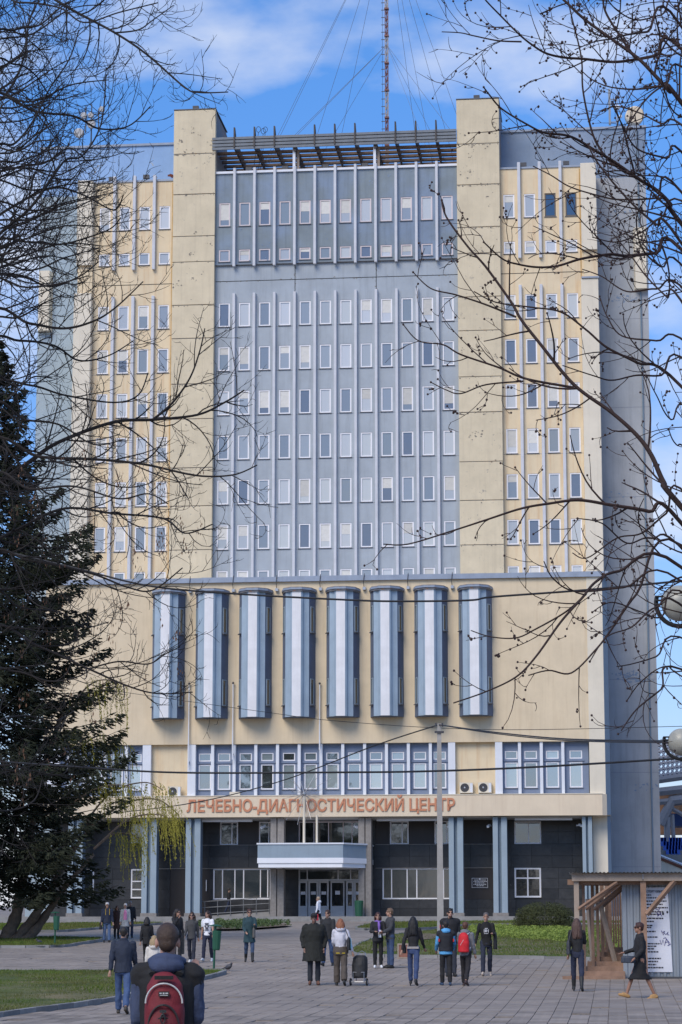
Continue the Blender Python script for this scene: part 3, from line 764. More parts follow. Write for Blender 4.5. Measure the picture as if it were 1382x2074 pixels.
# --- sign beam
m = MB(); m.prism([(-19.6, PY - .3), (18.2, PY - .3), (18.5, PY), (18.5, -5), (-19.6, -5)], 6.56, 7.95); m.build('sign_beam', M['beam'], bld)
bbox('beam_ledge', -19.62, 18.22, PY - .34, PY + .4, 7.952, 8.0, M['cream_pale'])
bbox('entrance_soffit', -19.4, 17.4, PY + .3, 3.0, 6.45, 6.558, M['soffit'])
for a, b in ((-9.2, -5.2), (3.2, 7.6), (12.4, 16.2)): bbox('soffit_lamp_strip', a, b, -7.3, -6.9, 6.30, 6.45, M['whitepaint'])
text = 'ЛЕЧЕБНО-ДИАГНОСТИЧЕСКИЙ ЦЕНТР'
def letter_meshes(text, size, off, ext):
    """one mesh and pen position per letter, from Blender's own font"""
    out = []; x = 0
    dg = bpy.context.evaluated_depsgraph_get()
    def width(s_):
        cu = bpy.data.curves.new('w', 'FONT'); cu.body = s_; cu.size = size
        o = bpy.data.objects.new('w', cu); COL.objects.link(o); bpy.context.view_layer.update()
        w = o.dimensions.x; bpy.data.objects.remove(o); bpy.data.curves.remove(cu); return w
    for i, ch in enumerate(text):
        if ch == ' ': continue
        pre = width(text[:i] + 'I') - width('I') if i else 0
        cu = bpy.data.curves.new('letter', 'FONT'); cu.body = ch; cu.size = size; cu.offset = off; cu.extrude = ext
        o = bpy.data.objects.new('letter_tmp', cu); COL.objects.link(o); bpy.context.view_layer.update()
        me = bpy.data.meshes.new_from_object(o.evaluated_get(bpy.context.evaluated_depsgraph_get()))
        bpy.data.objects.remove(o); bpy.data.curves.remove(cu)
        out.append((me, pre))
    return out, width(text)
lm, tw = letter_meshes(text, 1.0, .024, .03)
xs_scale = (8.42 + 9.48) / tw
zsc = .79 / .73
for me, pre in lm:
    me.materials.clear(); me.materials.append(M['letter']); me.materials.append(M['letter_side'])
    for p in me.polygons: p.material_index = 0 if abs(p.normal.z) > .5 else 1
    o = link('letter', me, bld, (-9.48 + pre * xs_scale, PY - .345, 6.93), (math.radians(90), 0, 0)); o.scale = (xs_scale, zsc, 1)
# --- ground floor
GY = -5.0
gholes = [(-8.17, -4.2, 1.18, 3.25), (3.37, 8.2, 1.18, 3.25), (12.24, 14.02, 1.28, 3.25), (12.27, 14.07, 4.83, 6.33), (3.88, 5.15, 4.83, 6.4), (6.9, 8.15, 4.83, 6.4), (-7.73, -6.49, 4.83, 6.4), (-5.05, -4.0, 4.83, 6.4),
          (-13.85, -12.3, 1.26, 3.25), (-13.87, -12.3, 4.98, 6.3), (-2.33, 1.95, 0, 3.25), (-2.33, 1.95, 4.83, 6.4), (-17.9, -16.4, 1.26, 3.25)]
panels = [(-11.13, -8.4, 0.0, 3.25), (8.7, 10.83, 1.18, 3.25), (8.7, 10.83, 4.83, 6.45), (-11.9, -9.8, 4.83, 6.45), (-6.45, -5.08, 4.83, 6.45), (5.2, 6.88, 4.83, 6.45), (2.9, 3.85, 4.83, 6.45)]
wall_holes('ground_floor_wall', -19.4, 17.53, -.3, 6.5, gholes, GY + .06, M['joint'], .2)
rows = [(-.1, .58), (.58, 1.17), (1.17, 1.86), (1.86, 2.55), (2.55, 3.25), (3.25, 4.04), (4.04, 4.83), (4.83, 5.62), (5.62, 6.45)]
for (z0, z1) in rows:
    segs = [(-19.4, 17.5)]
    for (a, b, c, d) in gholes + panels:
        if c < (z0+z1)/2 < d:
            segs = [q for s_ in segs for q in (((s_[0], min(a, s_[1])), (max(b, s_[0]), s_[1])) if a < s_[1] and b > s_[0] else (s_,)) if q[1] - q[0] > .08]
    for a, b in segs:
        n = max(1, round((b - a) / 1.35)); w = (b - a) / n
        for i in range(n):
            bbox('stone_tile', a + i*w + .008, a + (i+1)*w - .008, GY - .02 + random.uniform(-.004, .004), GY + .05, z0 + .008, z1 - .008, M['stone'])
for (a, b, c, d) in panels: bbox('dark_panel', a, b, GY + .02, GY + .07, c, d, M['brown_panel'])
for z in (4.83, 3.25): 
    for a, b in ((-11.9, -2.9), (2.9, 8.2), (8.7, 10.9)): bbox('stone_ledge', a, b, GY - .05, GY - .025, z - .02, z + .02, M['granite'])
bbox('door_handle', -9.55, -9.50, GY - .1, GY - .04, 1.75, 2.5, M['frame']); bbox('door_handle', -8.65, -8.60, GY - .1, GY - .04, 1.75, 2.5, M['frame'])
gy = GY + .0
window((-8.17-4.2)/2, 1.18, 3.25, 3.97, gy, 'frame', 'blindglass', .09, (-1.35, -.5, .1, 1.25, 1.75), False)
window((3.37+8.2)/2, 1.18, 3.25, 4.83, gy, 'frame', 'blindglass', .09, (-1.8, -.75, -.1, 1.7), False)
window(13.13, 1.28, 3.25, 1.78, gy, 'frame', 'glassdark', .11, (0,), False, None, (1.28,))
window(13.17, 4.83, 6.33, 1.80, gy, 'frame', 'glassdark', .09, (.05,), False)
window(4.515, 4.83, 6.4, 1.27, gy, 'frame', 'glassdark', .09, (.2,), False); window(7.525, 4.83, 6.4, 1.25, gy, 'frame', 'glassdark', .09, (.2,), False)
window(-7.11, 4.83, 6.4, 1.24, gy, 'frame', 'glassdark', .09, (.2,), False); window(-4.525, 4.83, 6.4, 1.05, gy, 'frame', 'glassdark', .09, (.15,), False)
window(-13.075, 1.26, 3.25, 1.55, gy, 'frame', 'glassdark', .1, (), False, None, (1.15, .6)); window(-13.085, 4.98, 6.3, 1.57, gy, 'frame', 'glassdark', .09, (), False)
window(-17.15, 1.26, 3.25, 1.5, gy, 'frame', 'glassdark', .1, (0,), False)
window(-.19, 4.83, 6.4, 4.28, gy, 'pinkframe', 'glassdark', .08, (-1.1, -.1, .9, 1.5), False)
window(-.19, 2.42, 3.25, 4.28, gy, 'metal', 'glassdark', .1, (-1.55, .55, 1.4), False)
# entrance doors
M['doorframe'] = pmat('grey_white_door_frame', (.50, .50, .51), .5, .08, 2)
for (a, b) in ((-2.33, -1.72), (-1.66, -.98), (-.95, -.27), (-.15, .80), (.90, 1.42), (1.44, 1.95)):
    m = MB(); w = b - a; fw = .12 if w < .9 else .09
    m.box(a, a+fw, gy, gy+.1, 0, 2.40); m.box(b-fw, b, gy, gy+.1, 0, 2.40); m.box(a+fw, b-fw, gy, gy+.1, 2.28, 2.40); m.box(a+fw, b-fw, gy, gy+.1, 0, .14); m.box(a+fw, b-fw, gy, gy+.1, .62, .74); m.box(a+fw, b-fw, gy+.03, gy+.08, .14, .62)
    d = m.build('door', M['doorframe'], bld)
    p = MB(); p.box(a+fw, b-fw, gy+.05, gy+.06, .74, 2.28); p.build('pane', M['glassdark'], d)
    h_ = MB(); h_.box(b-fw*.7, b-fw*.4, gy-.06, gy, 1.0, 1.35); h_.build('handle', M['metal'], d)
    c = (a+b)/2
    s_ = MB(); s_.box(c-.16, c+.16, gy+.035, gy+.045, 1.5, 1.7 if w < .9 else 1.75); s_.build('notice', M['poster'], d)
# pillars
def pillar(a, b, ma=None):
    w = b - a
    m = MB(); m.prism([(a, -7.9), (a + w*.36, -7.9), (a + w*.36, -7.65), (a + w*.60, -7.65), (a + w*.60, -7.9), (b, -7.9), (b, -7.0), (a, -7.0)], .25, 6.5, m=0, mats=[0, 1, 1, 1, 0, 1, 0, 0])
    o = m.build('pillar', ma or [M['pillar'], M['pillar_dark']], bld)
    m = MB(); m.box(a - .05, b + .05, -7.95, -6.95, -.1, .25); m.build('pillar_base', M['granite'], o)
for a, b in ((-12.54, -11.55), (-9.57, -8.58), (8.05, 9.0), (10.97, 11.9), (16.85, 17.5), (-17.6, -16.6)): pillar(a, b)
for a, b in ((-3.85, -2.95), (2.05, 2.9)):
    m = MB(); m.box(a, a + .40, -7.9, -7.0, -.1, 6.5); m.box(a + .48, b, -7.9, -7.0, -.1, 6.5); m.box(a + .40, a + .48, -7.75, -7.0, -.1, 6.5); m.build('granite_pillar', M['granite'], bld)
# canopy
cp = [(-4.4, -10.0), (1.25, -10.0), (2.75, -7.6), (2.75, -5.2), (-4.4, -5.2)]
m = MB(); m.prism(cp, 3.80, 4.68); c_o = m.build('canopy', M['canopy_blue'], bld)
def grow(p, e): 
    cx = sum(q[0] for q in p)/len(p); cy = sum(q[1] for q in p)/len(p)
    return [(q[0] + e*math.copysign(1, q[0]-cx), q[1] - e if q[1] < -6 else q[1]) for q in p]
m = MB(); m.prism(grow(cp, .06), 4.68, 4.78); m.build('canopy_edge', M['whitepaint'], c_o)
m = MB(); m.prism(grow(cp, .02), 3.46, 3.80); m.build('canopy_band', M['canopy_white'], c_o)
m = MB(); m.prism(grow(cp, -.05), 3.18, 3.46); m.build('canopy_lower_band', M['canopy_white'], c_o)
m = MB()
for k in range(5): m.cbox((-3.2 + 1.2*k, -8.2, 3.165), (.35, .35, .03))
m.build('canopy_lights', M['whitepaint'], c_o)
# stickers, plaque and small fittings on the entrance front
m = MB(); m.box(9.35, 10.5, GY - .05, GY + .02, 1.9, 2.6); pq = m.build('plaque', M['ink'], bld)
m = MB()
m.box(9.39, 10.46, GY - .056, GY - .05, 1.93, 1.95); m.box(9.39, 10.46, GY - .056, GY - .05, 2.55, 2.57); m.box(9.39, 9.41, GY - .056, GY - .05, 1.95, 2.55); m.box(10.44, 10.46, GY - .056, GY - .05, 1.95, 2.55)
for k, (x0, x1) in enumerate(((9.55, 10.3), (9.5, 10.35), (9.6, 10.25), (9.5, 10.35), (9.7, 10.15))):
    x = x0
    while x < x1: 
        w = random.uniform(.04, .12); m.box(x, x + w, GY - .056, GY - .05, 2.42 - .095*k, 2.46 - .095*k); x += w + .03
m.ball((9.925, GY - .05, 2.51), (.05, .01, .05))
m.build('plaque_print', M['whitepaint'], pq)
# air conditioners
def Bw(u, y, z): return Vector((u*CA + y*SA, DB - u*SA + y*CA, ZB + z))
def aircon(u, z, y, label):
    o = tag(empty('air_conditioner', Bw(u, y, z), -YAW), label, 'air conditioner', 'outdoor air conditioner units above the sign')
    m = MB(); m.box(-.44, .44, -.3, 0, 0, .68); m.build('casing', M['cream_pale'], o)
    f_ = MB()
    for r in (.27, .20, .13): 
        f_.tube([(math.cos(a_)*r - .1, -.31, .34 + math.sin(a_)*r) for a_ in [i*math.pi/8 for i in range(17)]], .02, 4)
    f_.tube([(-.1, -.302, .34), (-.1, -.315, .34)], [.28, .27], 20); f_.build('fan_grille', M['darkmetal'], o)
    m = MB(); m.ball((-.1, -.32, .34), (.06, .02, .06)); m.build('hub', M['metal'], o)
    m = MB(); m.box(.26, .42, -.306, -.3, .05, .62); m.build('service_panel', M['whitepaint'], o)
    m = MB(); m.box(-.4, -.34, -.3, .2, -.08, 0); m.box(.34, .4, -.3, .2, -.08, 0); m.build('bracket', M['darkmetal'], o)
aircon(9.25, 8.09, PY + .3, 'left of the two white air conditioner units side by side in the right cream recess')
aircon(10.48, 8.09, PY + .3, 'right of the two white air conditioner units side by side in the right cream recess')
aircon(-10.35, 7.95, PY + .1, 'single small air conditioner unit in the left cream recess above the sign beam')
bbox('small_aircon', -6.6, -5.9, PY - .1, PY + .2, 8.01, 8.25, M['cream_pale'])
# ramp and railings
m = MB(); m.raw([(-9.4, -7.0, .0), (-3.95, -7.0, .35), (-3.95, -5.3, .35), (-9.4, -5.3, .0), (-9.4, -7.0, -.3), (-3.95, -7.0, -.3), (-3.95, -5.3, -.3), (-9.4, -5.3, -.3)], [(0, 1, 2, 3), (4, 5, 1, 0), (5, 6, 2, 1), (7, 4, 0, 3), (6, 7, 3, 2)])
m.build('ramp', M['terrace'], bld)
rz = lambda u: .35 * (u + 9.4) / 5.45
ro = MB()
for h in (.95, .55, .12): ro.tube([(-9.3, -7.05, rz(-9.3) + h), (-4.0, -7.05, rz(-4.0) + h)], .028, 6)
ro.build('handrail', M['rail'], bld)
for k in range(7):
    u = -9.25 + k * .87
    m = MB(); m.tube([(u, -7.05, rz(u) - .1), (u, -7.05, rz(u) + .97)], .025, 6); m.build('railing_post', M['rail'], bld)
# flagpole brackets on the podium
for px, zt, zb in ((-9.4, 15.5, 9.9), (-6.4, 15.5, 10.4), (-.52, 15.4, 11.0)):
    m = MB(); m.tube([(px, PY - .2, zb), (px, PY - .2, zt)], [.05, .035], 8); o = m.build('flagpole', M['whitepaint'], bld)
    m = MB(); m.ball((px, PY - .2, zt + .05), .08); m.box(px - .04, px + .04, PY - .2, PY, zb + .3, zb + .4); m.build('finial', M['darkmetal'], o)
# floodlights along the ledges
fl = MB(); fl.box(-.22, .22, -.14, .14, .08, .36); fl.box(-.03, .03, -.03, .03, -.02, .08); fl_me = fl.mesh('floodlight', M['darkmetal'])
for (u, y, z) in ((-10.9, .5, 59.07), (9.95, .5, 59.07), (-17.2, .7, 53.87), (-14.6, .7, 53.95), (13.3, .7, 53.87), (16.4, .7, 53.87), (-6.9, .6, 54.22), (-4.2, .6, 54.22), (-1.2, .6, 54.22), (1.7, .6, 54.22)):
    link('floodlight', fl_me, bld, (u, y, z), (0, 0, 0))
# security cameras and wall fittings
sc = MB(); sc.cbox((0, -.25, 0), (.14, .4, .14), 0, Matrix.Rotation(.35, 3, 'X')); sc.box(-.02, .02, -.05, .2, -.03, .05); sc_me = sc.mesh('security_camera', M['whitepaint'])
for u in (-4.3, 1.7, 8.2, 10.75, 16.6): link('security_camera', sc_me, bld, (u, -6.95, 5.95), (0, 0, random.uniform(-.8, .8)))
# terrace and steps
m = MB(); m.box(-24, 23, -11.2, 3, -1.5, .0); tr_ = m.build('terrace', M['terrace'], bld)
m = MB(); m.box(-24, 23, -11.9, -11.2, -1.5, -.17); m.build('step', M['kerb'], bld)

# ================================================================== ROOFTOP
def bobj(mb_, name, mats, parent=None, smooth=False):      # mesh given in building coordinates, top-level
    o = mb_.build(name, mats, parent, smooth)
    if parent is None: o.location = (0, DB, ZB); o.rotation_euler = (0, 0, -YAW)
    return o
mast = tag(empty('radio_mast', Bw(2.65, 8.0, 54.0), -YAW), 'red and white lattice radio mast on the roof', 'mast')
for k in range(12):
    z0, z1 = k * 2.2, (k + 1) * 2.2
    m = MB(); r = .11
    cs = [(-r, -r*.6), (r, -r*.6), (0, r)]
    for x, y in cs: m.tube([(x, y, z0), (x, y, z1)], .035, 5)
    for q in range(4):
        za, zb_ = z0 + q*.55, z0 + (q+1)*.55
        for i in range(3):
            a, b = cs[i], cs[(i+1) % 3]; m.tube([(a[0], a[1], za), (b[0], b[1], zb_)], .022, 4)
    m.build('mast_section', M['mast_red'] if k % 2 == 0 else M['mast_white'], mast)
    m = MB(); m.cbox((0, 0, z1), (.34, .34, .12)); m.build('flange', M['mast_red'], mast)
m = MB()
for k in range(43): m.box(-.42, -.14, -.02, .02, k*.6 + .3, k*.6 + .35)
m.tube([(-.33, 0, 0), (-.33, 0, 26)], .012, 4); m.build('cable_ladder', M['darkmetal'], mast)
m = MB()
for (u, y, z) in ((-6.2, 2.5, -.8), (-6.0, 2.6, -.8), (-2.4, 12, 0), (9.5, 2.5, -.8), (6.5, 3.4, -.8), (5.2, 11, 0), (8.3, 12, 0), (-4.5, 10, 0)):
    for zt in (12.5, 23.0):
        if (u, zt) in ((-2.4, 12.5), (5.2, 12.5)): continue
        m.tube([(0, 0, zt), (u - 2.65, y - 8, 1.2)], .014, 4)
m.build('guy_wire', M['sill'], mast)
m = MB()
for (u, y) in ((-6.3, 1.2), (-5.8, 1.3), (-6.0, 1.6), (9.0, 1.4)):
    m.tube([(u - 2.65 + .16*math.cos(a), y - 8, 3.7 + .22*math.sin(a)) for a in [i*.5236 for i in range(13)]], .02, 4)
    m.tube([(u - 2.65, y - 8, 3.48), (u - 3.05, y - 8, 0.2)], .02, 4)
m.build('guy_anchor', M['darkmetal'], mast)

an = tag(empty('antenna_cluster', Bw(-20.0, 6.0, 57.6), -YAW), 'cluster of drum antennas on a tripod on the left roof corner', 'antenna')
m = MB(); m.tube([(0, 0, 0), (0, 0, 4.3)], [.07, .04], 6); m.tube([(.7, 0, 0), (0, 0, 1.3)], .035, 5); m.tube([(-.6, 0, 0), (0, 0, 1.3)], .035, 5); m.tube([(-.9, 0, 3.4), (.9, 0, 3.5)], .04, 5); m.tube([(.55, 0, 2.0), (.55, 0, 3.9)], .05, 5); m.tube([(-.45, 0, 2.0), (-.45, 0, 4.1)], .05, 5); m.build('frame', M['darkmetal'], an)
for x, z, r in ((.05, 2.6, .34), (.85, 3.75, .22), (-.55, 3.3, .25), (-.9, 1.9, .38), (.0, 3.3, .22)):
    m = MB(); m.tube([(x, -.1, z), (x, -.35, z), (x, -.38, z)], [r, r, r*.8], 14); m.build('drum', M['dish'], an)
an = tag(empty('antenna_mast', Bw(20.2, 6.0, 57.6), -YAW), 'grey panel antenna mast on the right roof corner', 'antenna')
m = MB(); m.tube([(0, 0, 0), (0, 0, 4.2)], [.09, .02], 6); m.tube([(.5, 0, 0), (0, 0, .9)], .04, 5); m.tube([(-.5, 0, 0), (0, 0, .9)], .04, 5)
for z in (1.3, 3.1): m.tube([(-.55, 0, z), (0, 0, z)], .05, 5)
m.build('frame', M['metal'], an)
m = MB(); m.box(-.65, -.48, -.1, .1, 1.1, 3.9); m.build('panel', M['louvre'], an)
m = MB(); m.ball((.0, -.15, 2.4), (.25, .15, .2)); m.ball((.25, -.1, 1.7), (.12, .1, .15)); m.build('radio_unit', M['whitepaint'], an)
ds = tag(empty('satellite_drum', Bw(21.4, 5.0, 57.6), -YAW), 'round cream drum dish antenna on the right roof corner', 'dish antenna')
m = MB(); m.tube([(.0, .2, 1.3), (.12, -.5, 1.3)], [.68, .68], 24); m.build('drum', M['cream_pale'], ds, True)
m = MB(); m.tube([(.12, -.5, 1.3), (.125, -.53, 1.3)], [.64, .62], 24); m.build('cover', M['beam'], ds)
m = MB(); m.tube([(-.05, .25, 0), (-.05, .25, 1.9)], .06, 6); m.tube([(-.05, .25, .9), (-.6, .3, 0)], .04, 5); m.build('mount', M['mast_red'], ds)

# ================================================================== CABLES, POLE, SCULPTURE
gp = ground(893, 1938); PYd = gp.y
top = at(889, 1466, PYd)
pole = tag(empty('utility_pole', gp), 'square concrete utility pole standing on the right lawn', 'pole')
m = MB(); H = top.z - gp.z
pr = lambda w: [(-w, -w*.9), (w, -w*.9), (w, w*.9), (-w, w*.9)]
n = 4; m.loft([(0, .19, .17, 0, 0), (H, .11, .10, 0, 0)], 4); me = m.mesh('shaft', M['concrete'])
sh = link('shaft', me, pole); sh.rotation_euler = (0, 0, math.radians(45))
m = MB()
for q in (-.12, .12): m.tube([(q, -.1, H - .12), (q, -.1, H + .02)], .035, 6)
m.box(-.17, .17, -.14, -.06, H - .35, H - .28); m.build('insulator', M['darkmetal'], pole)
gpk = ground(888, 1940)
def cable(pts, r, label, sag=0):
    m = MB(); m.tube(spline(pts, 10), r, 5)
    return tag(m.build('overhead_cable', M['cable']), label, 'cable', 'overhead cables')
cable([at(889, 1468, PYd), at(760, 1510, PYd + 8), at(560, 1585, PYd + 22), at(370, 1630, PYd + 36), at(150, 1655, PYd + 45)], .026, 'cable running from the concrete pole down to the left past the sign')
cable([at(889, 1468, PYd), at(1000, 1483, PYd - 8), at(1150, 1497, PYd - 20), at(1430, 1502, PYd - 45)], .022, 'cable from the concrete pole top away to the right, level with the bays')
cable([at(889, 1468, PYd), at(1000, 1485.5, PYd - 8.5), at(1150, 1500, PYd - 21), at(1430, 1505, PYd - 46)], .018, 'second strand of the cable from the pole top to the right')
cable([at(-40, 1540, 60), at(150, 1553, 58), at(360, 1565, 56), at(700, 1564.5, 54), at(880, 1562, 52), at(1100, 1553, 50), at(1430, 1533, 47)], .023, 'thick black cable crossing in front of the second storey windows')
cable([at(-40, 1105, 50), at(150, 1150, 49), at(304, 1187, 48), at(481, 1203, 47), at(700, 1215, 46), at(807, 1218, 45.5), at(950, 1216, 45), at(1000, 1209, 44.5), at(1188, 1195, 43), at(1430, 1172, 41)], .020, 'black cable crossing in front of the eight bays')
cable([at(200, 1395, 120), at(520, 1440, 110), at(700, 1462, 100), at(1000, 1478, 95), at(1430, 1470, 90)], .012, 'thin wire sagging below the bays')

sp = ground(618, 1872)
scu = tag(empty('fountain_sculpture', Bw(-1.45, -9.0, 4.78), -YAW), 'dandelion shaped metal spray sculpture on two poles on the canopy', 'sculpture')
hz_ = 3.2
m = MB(); m.tube([(0, 0, 0), (0, 0, hz_ - .1)], .085, 8); m.build('pole', M['cream_pale'], scu)
m = MB(); m.tube([(.84, .1, 0), (.84, .1, 1.85)], .075, 8); m.build('pole', M['cream_pale'], scu)
m = MB(); m.ball((0, 0, hz_ + .05), .14); m.build('hub', M['metal'], scu)
random.seed(5)
sm = MB(); sm.tube([(0, 0, .12), (0, 0, 1.9)], [.014, .010], 5); sm.ball((0, 0, 1.9), .035, 6, 4); spoke_me = sm.mesh('spoke', M['metal'])
for i in range(34):
    z = 1 - 2*(i + .5)/34; a = i * 2.39996
    d = Vector((math.sqrt(1-z*z)*math.cos(a), math.sqrt(1-z*z)*math.sin(a), z))
    o = link('spoke', spoke_me, scu, (0, 0, hz_ + .05)); o.rotation_euler = d.to_track_quat('Z', 'Y').to_euler(); o.scale = (1, 1, random.uniform(.75, 1.1))

# ---- street lamps at the right edge
def globe_lamp(px, py, Y, r, label):
    c = at(px, py, Y); g0 = gz(c.x + .75, c.y)
    o = tag(empty('street_lamp', (c.x + .75, c.y, g0)), label, 'street lamp', 'globe street lamps at the right edge')
    hz = c.z - g0; dx = -.75
    m = MB(); m.ball((dx, 0, hz), r, 24, 16); m.build('globe', M['globe'], o, True)
    m = MB()
    for k in range(3): m.tube([(dx - r*1.35, -r*.2, hz + r*(.35 - .22*k)), (0.1, -r*.2, hz + r*(.35 - .22*k))], .012, 5)
    m.build('rail', M['cable'], o)
    m = MB(); m.tube([(dx + math.cos(a)*r*1.28, 0, hz + math.sin(a)*r*1.28) for a in [math.radians(165 + i*11) for i in range(12)]], .028, 6); m.tube([(dx, 0, hz - r*1.28), (0, 0, hz - r*1.5)], .03, 6); m.build('bracket', M['cable'], o)
    m = MB(); m.tube([(0, 0, 0), (0, 0, .5), (0, 0, .52), (0, 0, hz + .3)], [.09, .09, .055, .045], 10); m.build('post', M['darkmetal'], o)
globe_lamp(1376, 1222, 28, .21, 'nearer and higher dirty globe street lamp cut by the right edge')
globe_lamp(1380, 1503, 36, .20, 'lower globe street lamp at the right edge beside the stadium')

# ---- litter bins
def bin_(px, py, label, sc_=1.0, tilt=0):
    g = ground(px, py); o = tag(empty('litter_bin', g), label, 'litter bin', 'green litter bins on posts'); o.rotation_euler = (0, tilt, 0)
    m = MB(); m.tube([(0, 0, -.05), (0, 0, 1.42)], .035, 8); m.build('post', M['bin'], o)
    m = MB(); m.loft([(.66, .10, .09, .05, 0), (.70, .115, .10, .05, 0), (1.22, .14, .12, .05, 0), (1.25, .14, .12, .05, 0)], 10); m.build('bucket', M['bin'], o)
    m = MB(); m.loft([(1.38, .21, .15, .0, 0), (1.40, .21, .15, 0, 0), (1.44, .04, .04, 0, 0)], 12); m.build('lid', M['bin'], o)
bin_(111, 1917, 'green litter bin on a post by the leaning trunks')
bin_(433, 1970, 'green litter bin on a post at the tip of the near lawn', 1, .03)
g = Bw(2.15, -8.6, 0)
m = MB(); m.loft([(0, .2, .2, 0, 0), (.05, .24, .24, 0, 0), (1.0, .30, .30, 0, 0), (1.05, .24, .24, 0, 0)], 12); o = m.build('litter_bin', M['bin']); o.location = g; tag(o, 'dark green standing bin beside the entrance doors', 'litter bin')

# ---- lawn notice frame near the long-haired woman
g = ground(817, 1944); fr = tag(empty('sign_frame', g), 'small empty wooden frame standing at the lawn edge', 'frame')
m = MB()
m.box(-.2, -.15, -.02, .02, 0, .55); m.box(.15, .2, -.02, .02, 0, .55); m.box(-.15, .15, -.02, .02, .50, .55); m.box(-.15, .15, -.02, .02, .03, .08); m.build('rail', M['woodgrey'], fr)
m = MB(); m.box(-.15, .15, .0, .012, .08, .5); m.build('board', M['red_roof'], fr)

# ================================================================== KIOSK / COVERED WALKWAY
kf = ground(1171, 1985)              # front-left post base line
KY = kf.y
gal = tag(empty('covered_walkway', (kf.x, KY, kf.z), -YAW), 'raw timber covered walkway with corrugated roof at the right', 'walkway')
pw = FPX / KY                         # pixels per metre there
HT = (1985 - 1790) / pw
Wd = 4.4; LEN = 1.35
def gzl(y): return gh(sdist(kf.x, KY) + y) - kf.z
post = MB()
SX = [0.0, .19, .43, .57, .70, .82, .92]
for i, x in enumerate(SX):
    y = i*.46; zb_ = .13*max(0, i - .2)
    m = MB(); w = .042 if i else .07
    m.box(x - w, x + w, y - w, y + w, zb_, HT); m.build('post', M['woodgrey'] if i == 0 else M['wood'], gal)
    if i < 4:
        m = MB(); a = Vector((x + .05, y - .12, HT - .80)); b = Vector((x + 1.15 - .08*i, y - .12, HT - .05)); m.tube([a, b], .05, 4); m.build('brace', M['wood'], gal)
    if i > 2: continue
    m = MB(); m.box(x - .25, Wd, y + .1, y + .2, HT - .12 - .003*i, HT + .03); m.build('cross_beam', M['wood'], gal)
for i, (x0, x1) in enumerate(((.62, 1.05), (.30, .42))):
    m = MB(); m.tube([(x1, 1.2 + .3*i, .45), (x0, .9 + .3*i, HT - .5)], .07, 4); m.build('brace', M['woodgrey'], gal)
m = MB(); m.box(1.79, 1.95, -.09, .09, -.1, HT); m.build('post', M['wood'], gal)
m = MB(); m.tube([(1.95, -.12, HT - .95), (2.75, -.12, HT - .02)], .075, 4); m.build('brace', M['wood'], gal)
for a, b in ((-.12, 1.86), (1.88, 4.6)):
    bb = MB(); bb.box(a, b, -.16, -.11, HT - .02, HT + .19); bb.build('fascia_board', M['woodgrey'], gal)
for k in range(11):                        # corrugated roof sheets
    m = MB(); x0 = -.2 + k*.44; n = 8; vs_, fs_ = [], []
    for q in range(n + 1):
        x = x0 + .44*q/n; z = HT + .215 + .016*math.cos(q*math.pi)
        vs_ += [(x, -.35, z), (x, LEN, z - .03)]
    for q in range(n): fs_.append((2*q, 2*q + 2, 2*q + 3, 2*q + 1))
    m.raw(vs_, fs_); m.build('roof_sheet', M['corr'], gal, True)
for k, lx_ in enumerate((-.42, -.2, .14, .26, .46, .56, .66)):      # timber steps, each set back behind the last
    y = -.25 + .46*k
    m = MB(); m.box(lx_, 1.32, y - .10, y + .05, .13*k - .05, .13*k + .10); m.build('step_riser', M['wood'], gal)
    m = MB(); m.box(lx_ + .02, 1.30, y + .052, y + .40, .13*k - .02, .13*k + .085); m.build('step_tread', M['woodgrey'], gal)
for k in range(10):                         # boarded end of the walkway, seen through the posts
    x = .66 + k*.072; y = 3.2 + .12*k
    m = MB(); m.box(x - .026, x + .026, y, y + .04, gzl(y) + (.9, .2, .75, .5, 1.0, .6)[k % 6], HT - .02 * (k % 3)); m.build('board', M['wood'], gal)
fence = tag(empty('metal_hoarding', (kf.x, KY, kf.z), -YAW), 'grey corrugated steel hoarding with a white information poster', 'hoarding')
FX0 = (1263 - 1171) / pw
k = 0; x = FX0
while x < FX0 + 3.6:
    m = MB(); vs_, fs_ = [], []
    prof_ = [(0, 0), (.03, -.03), (.09, -.03), (.12, 0), (.18, 0)]
    for q in range(5):
        for px_, py_ in prof_[:-1] if q < 4 else prof_: vs_ += [(x + q*.18 + px_, py_ + .45, .05), (x + q*.18 + px_, py_ + .45, HT - .08)]
    nn = len(vs_)//2
    for q in range(nn - 1): fs_.append((2*q, 2*q + 2, 2*q + 3, 2*q + 1))
    m.raw(vs_, fs_); m.build('steel_sheet', M['corr'], fence)
    x += .9
m = MB(); m.box(FX0 - .02, FX0 + .03, .42, 9, .0, HT - .05); m.build('side_frame', M['corr'], fence)
m = MB(); m.box(FX0 + .55, FX0 + 4, .2, .36, -.06, .08); m.build('base_timber', M['darkmetal'], fence)
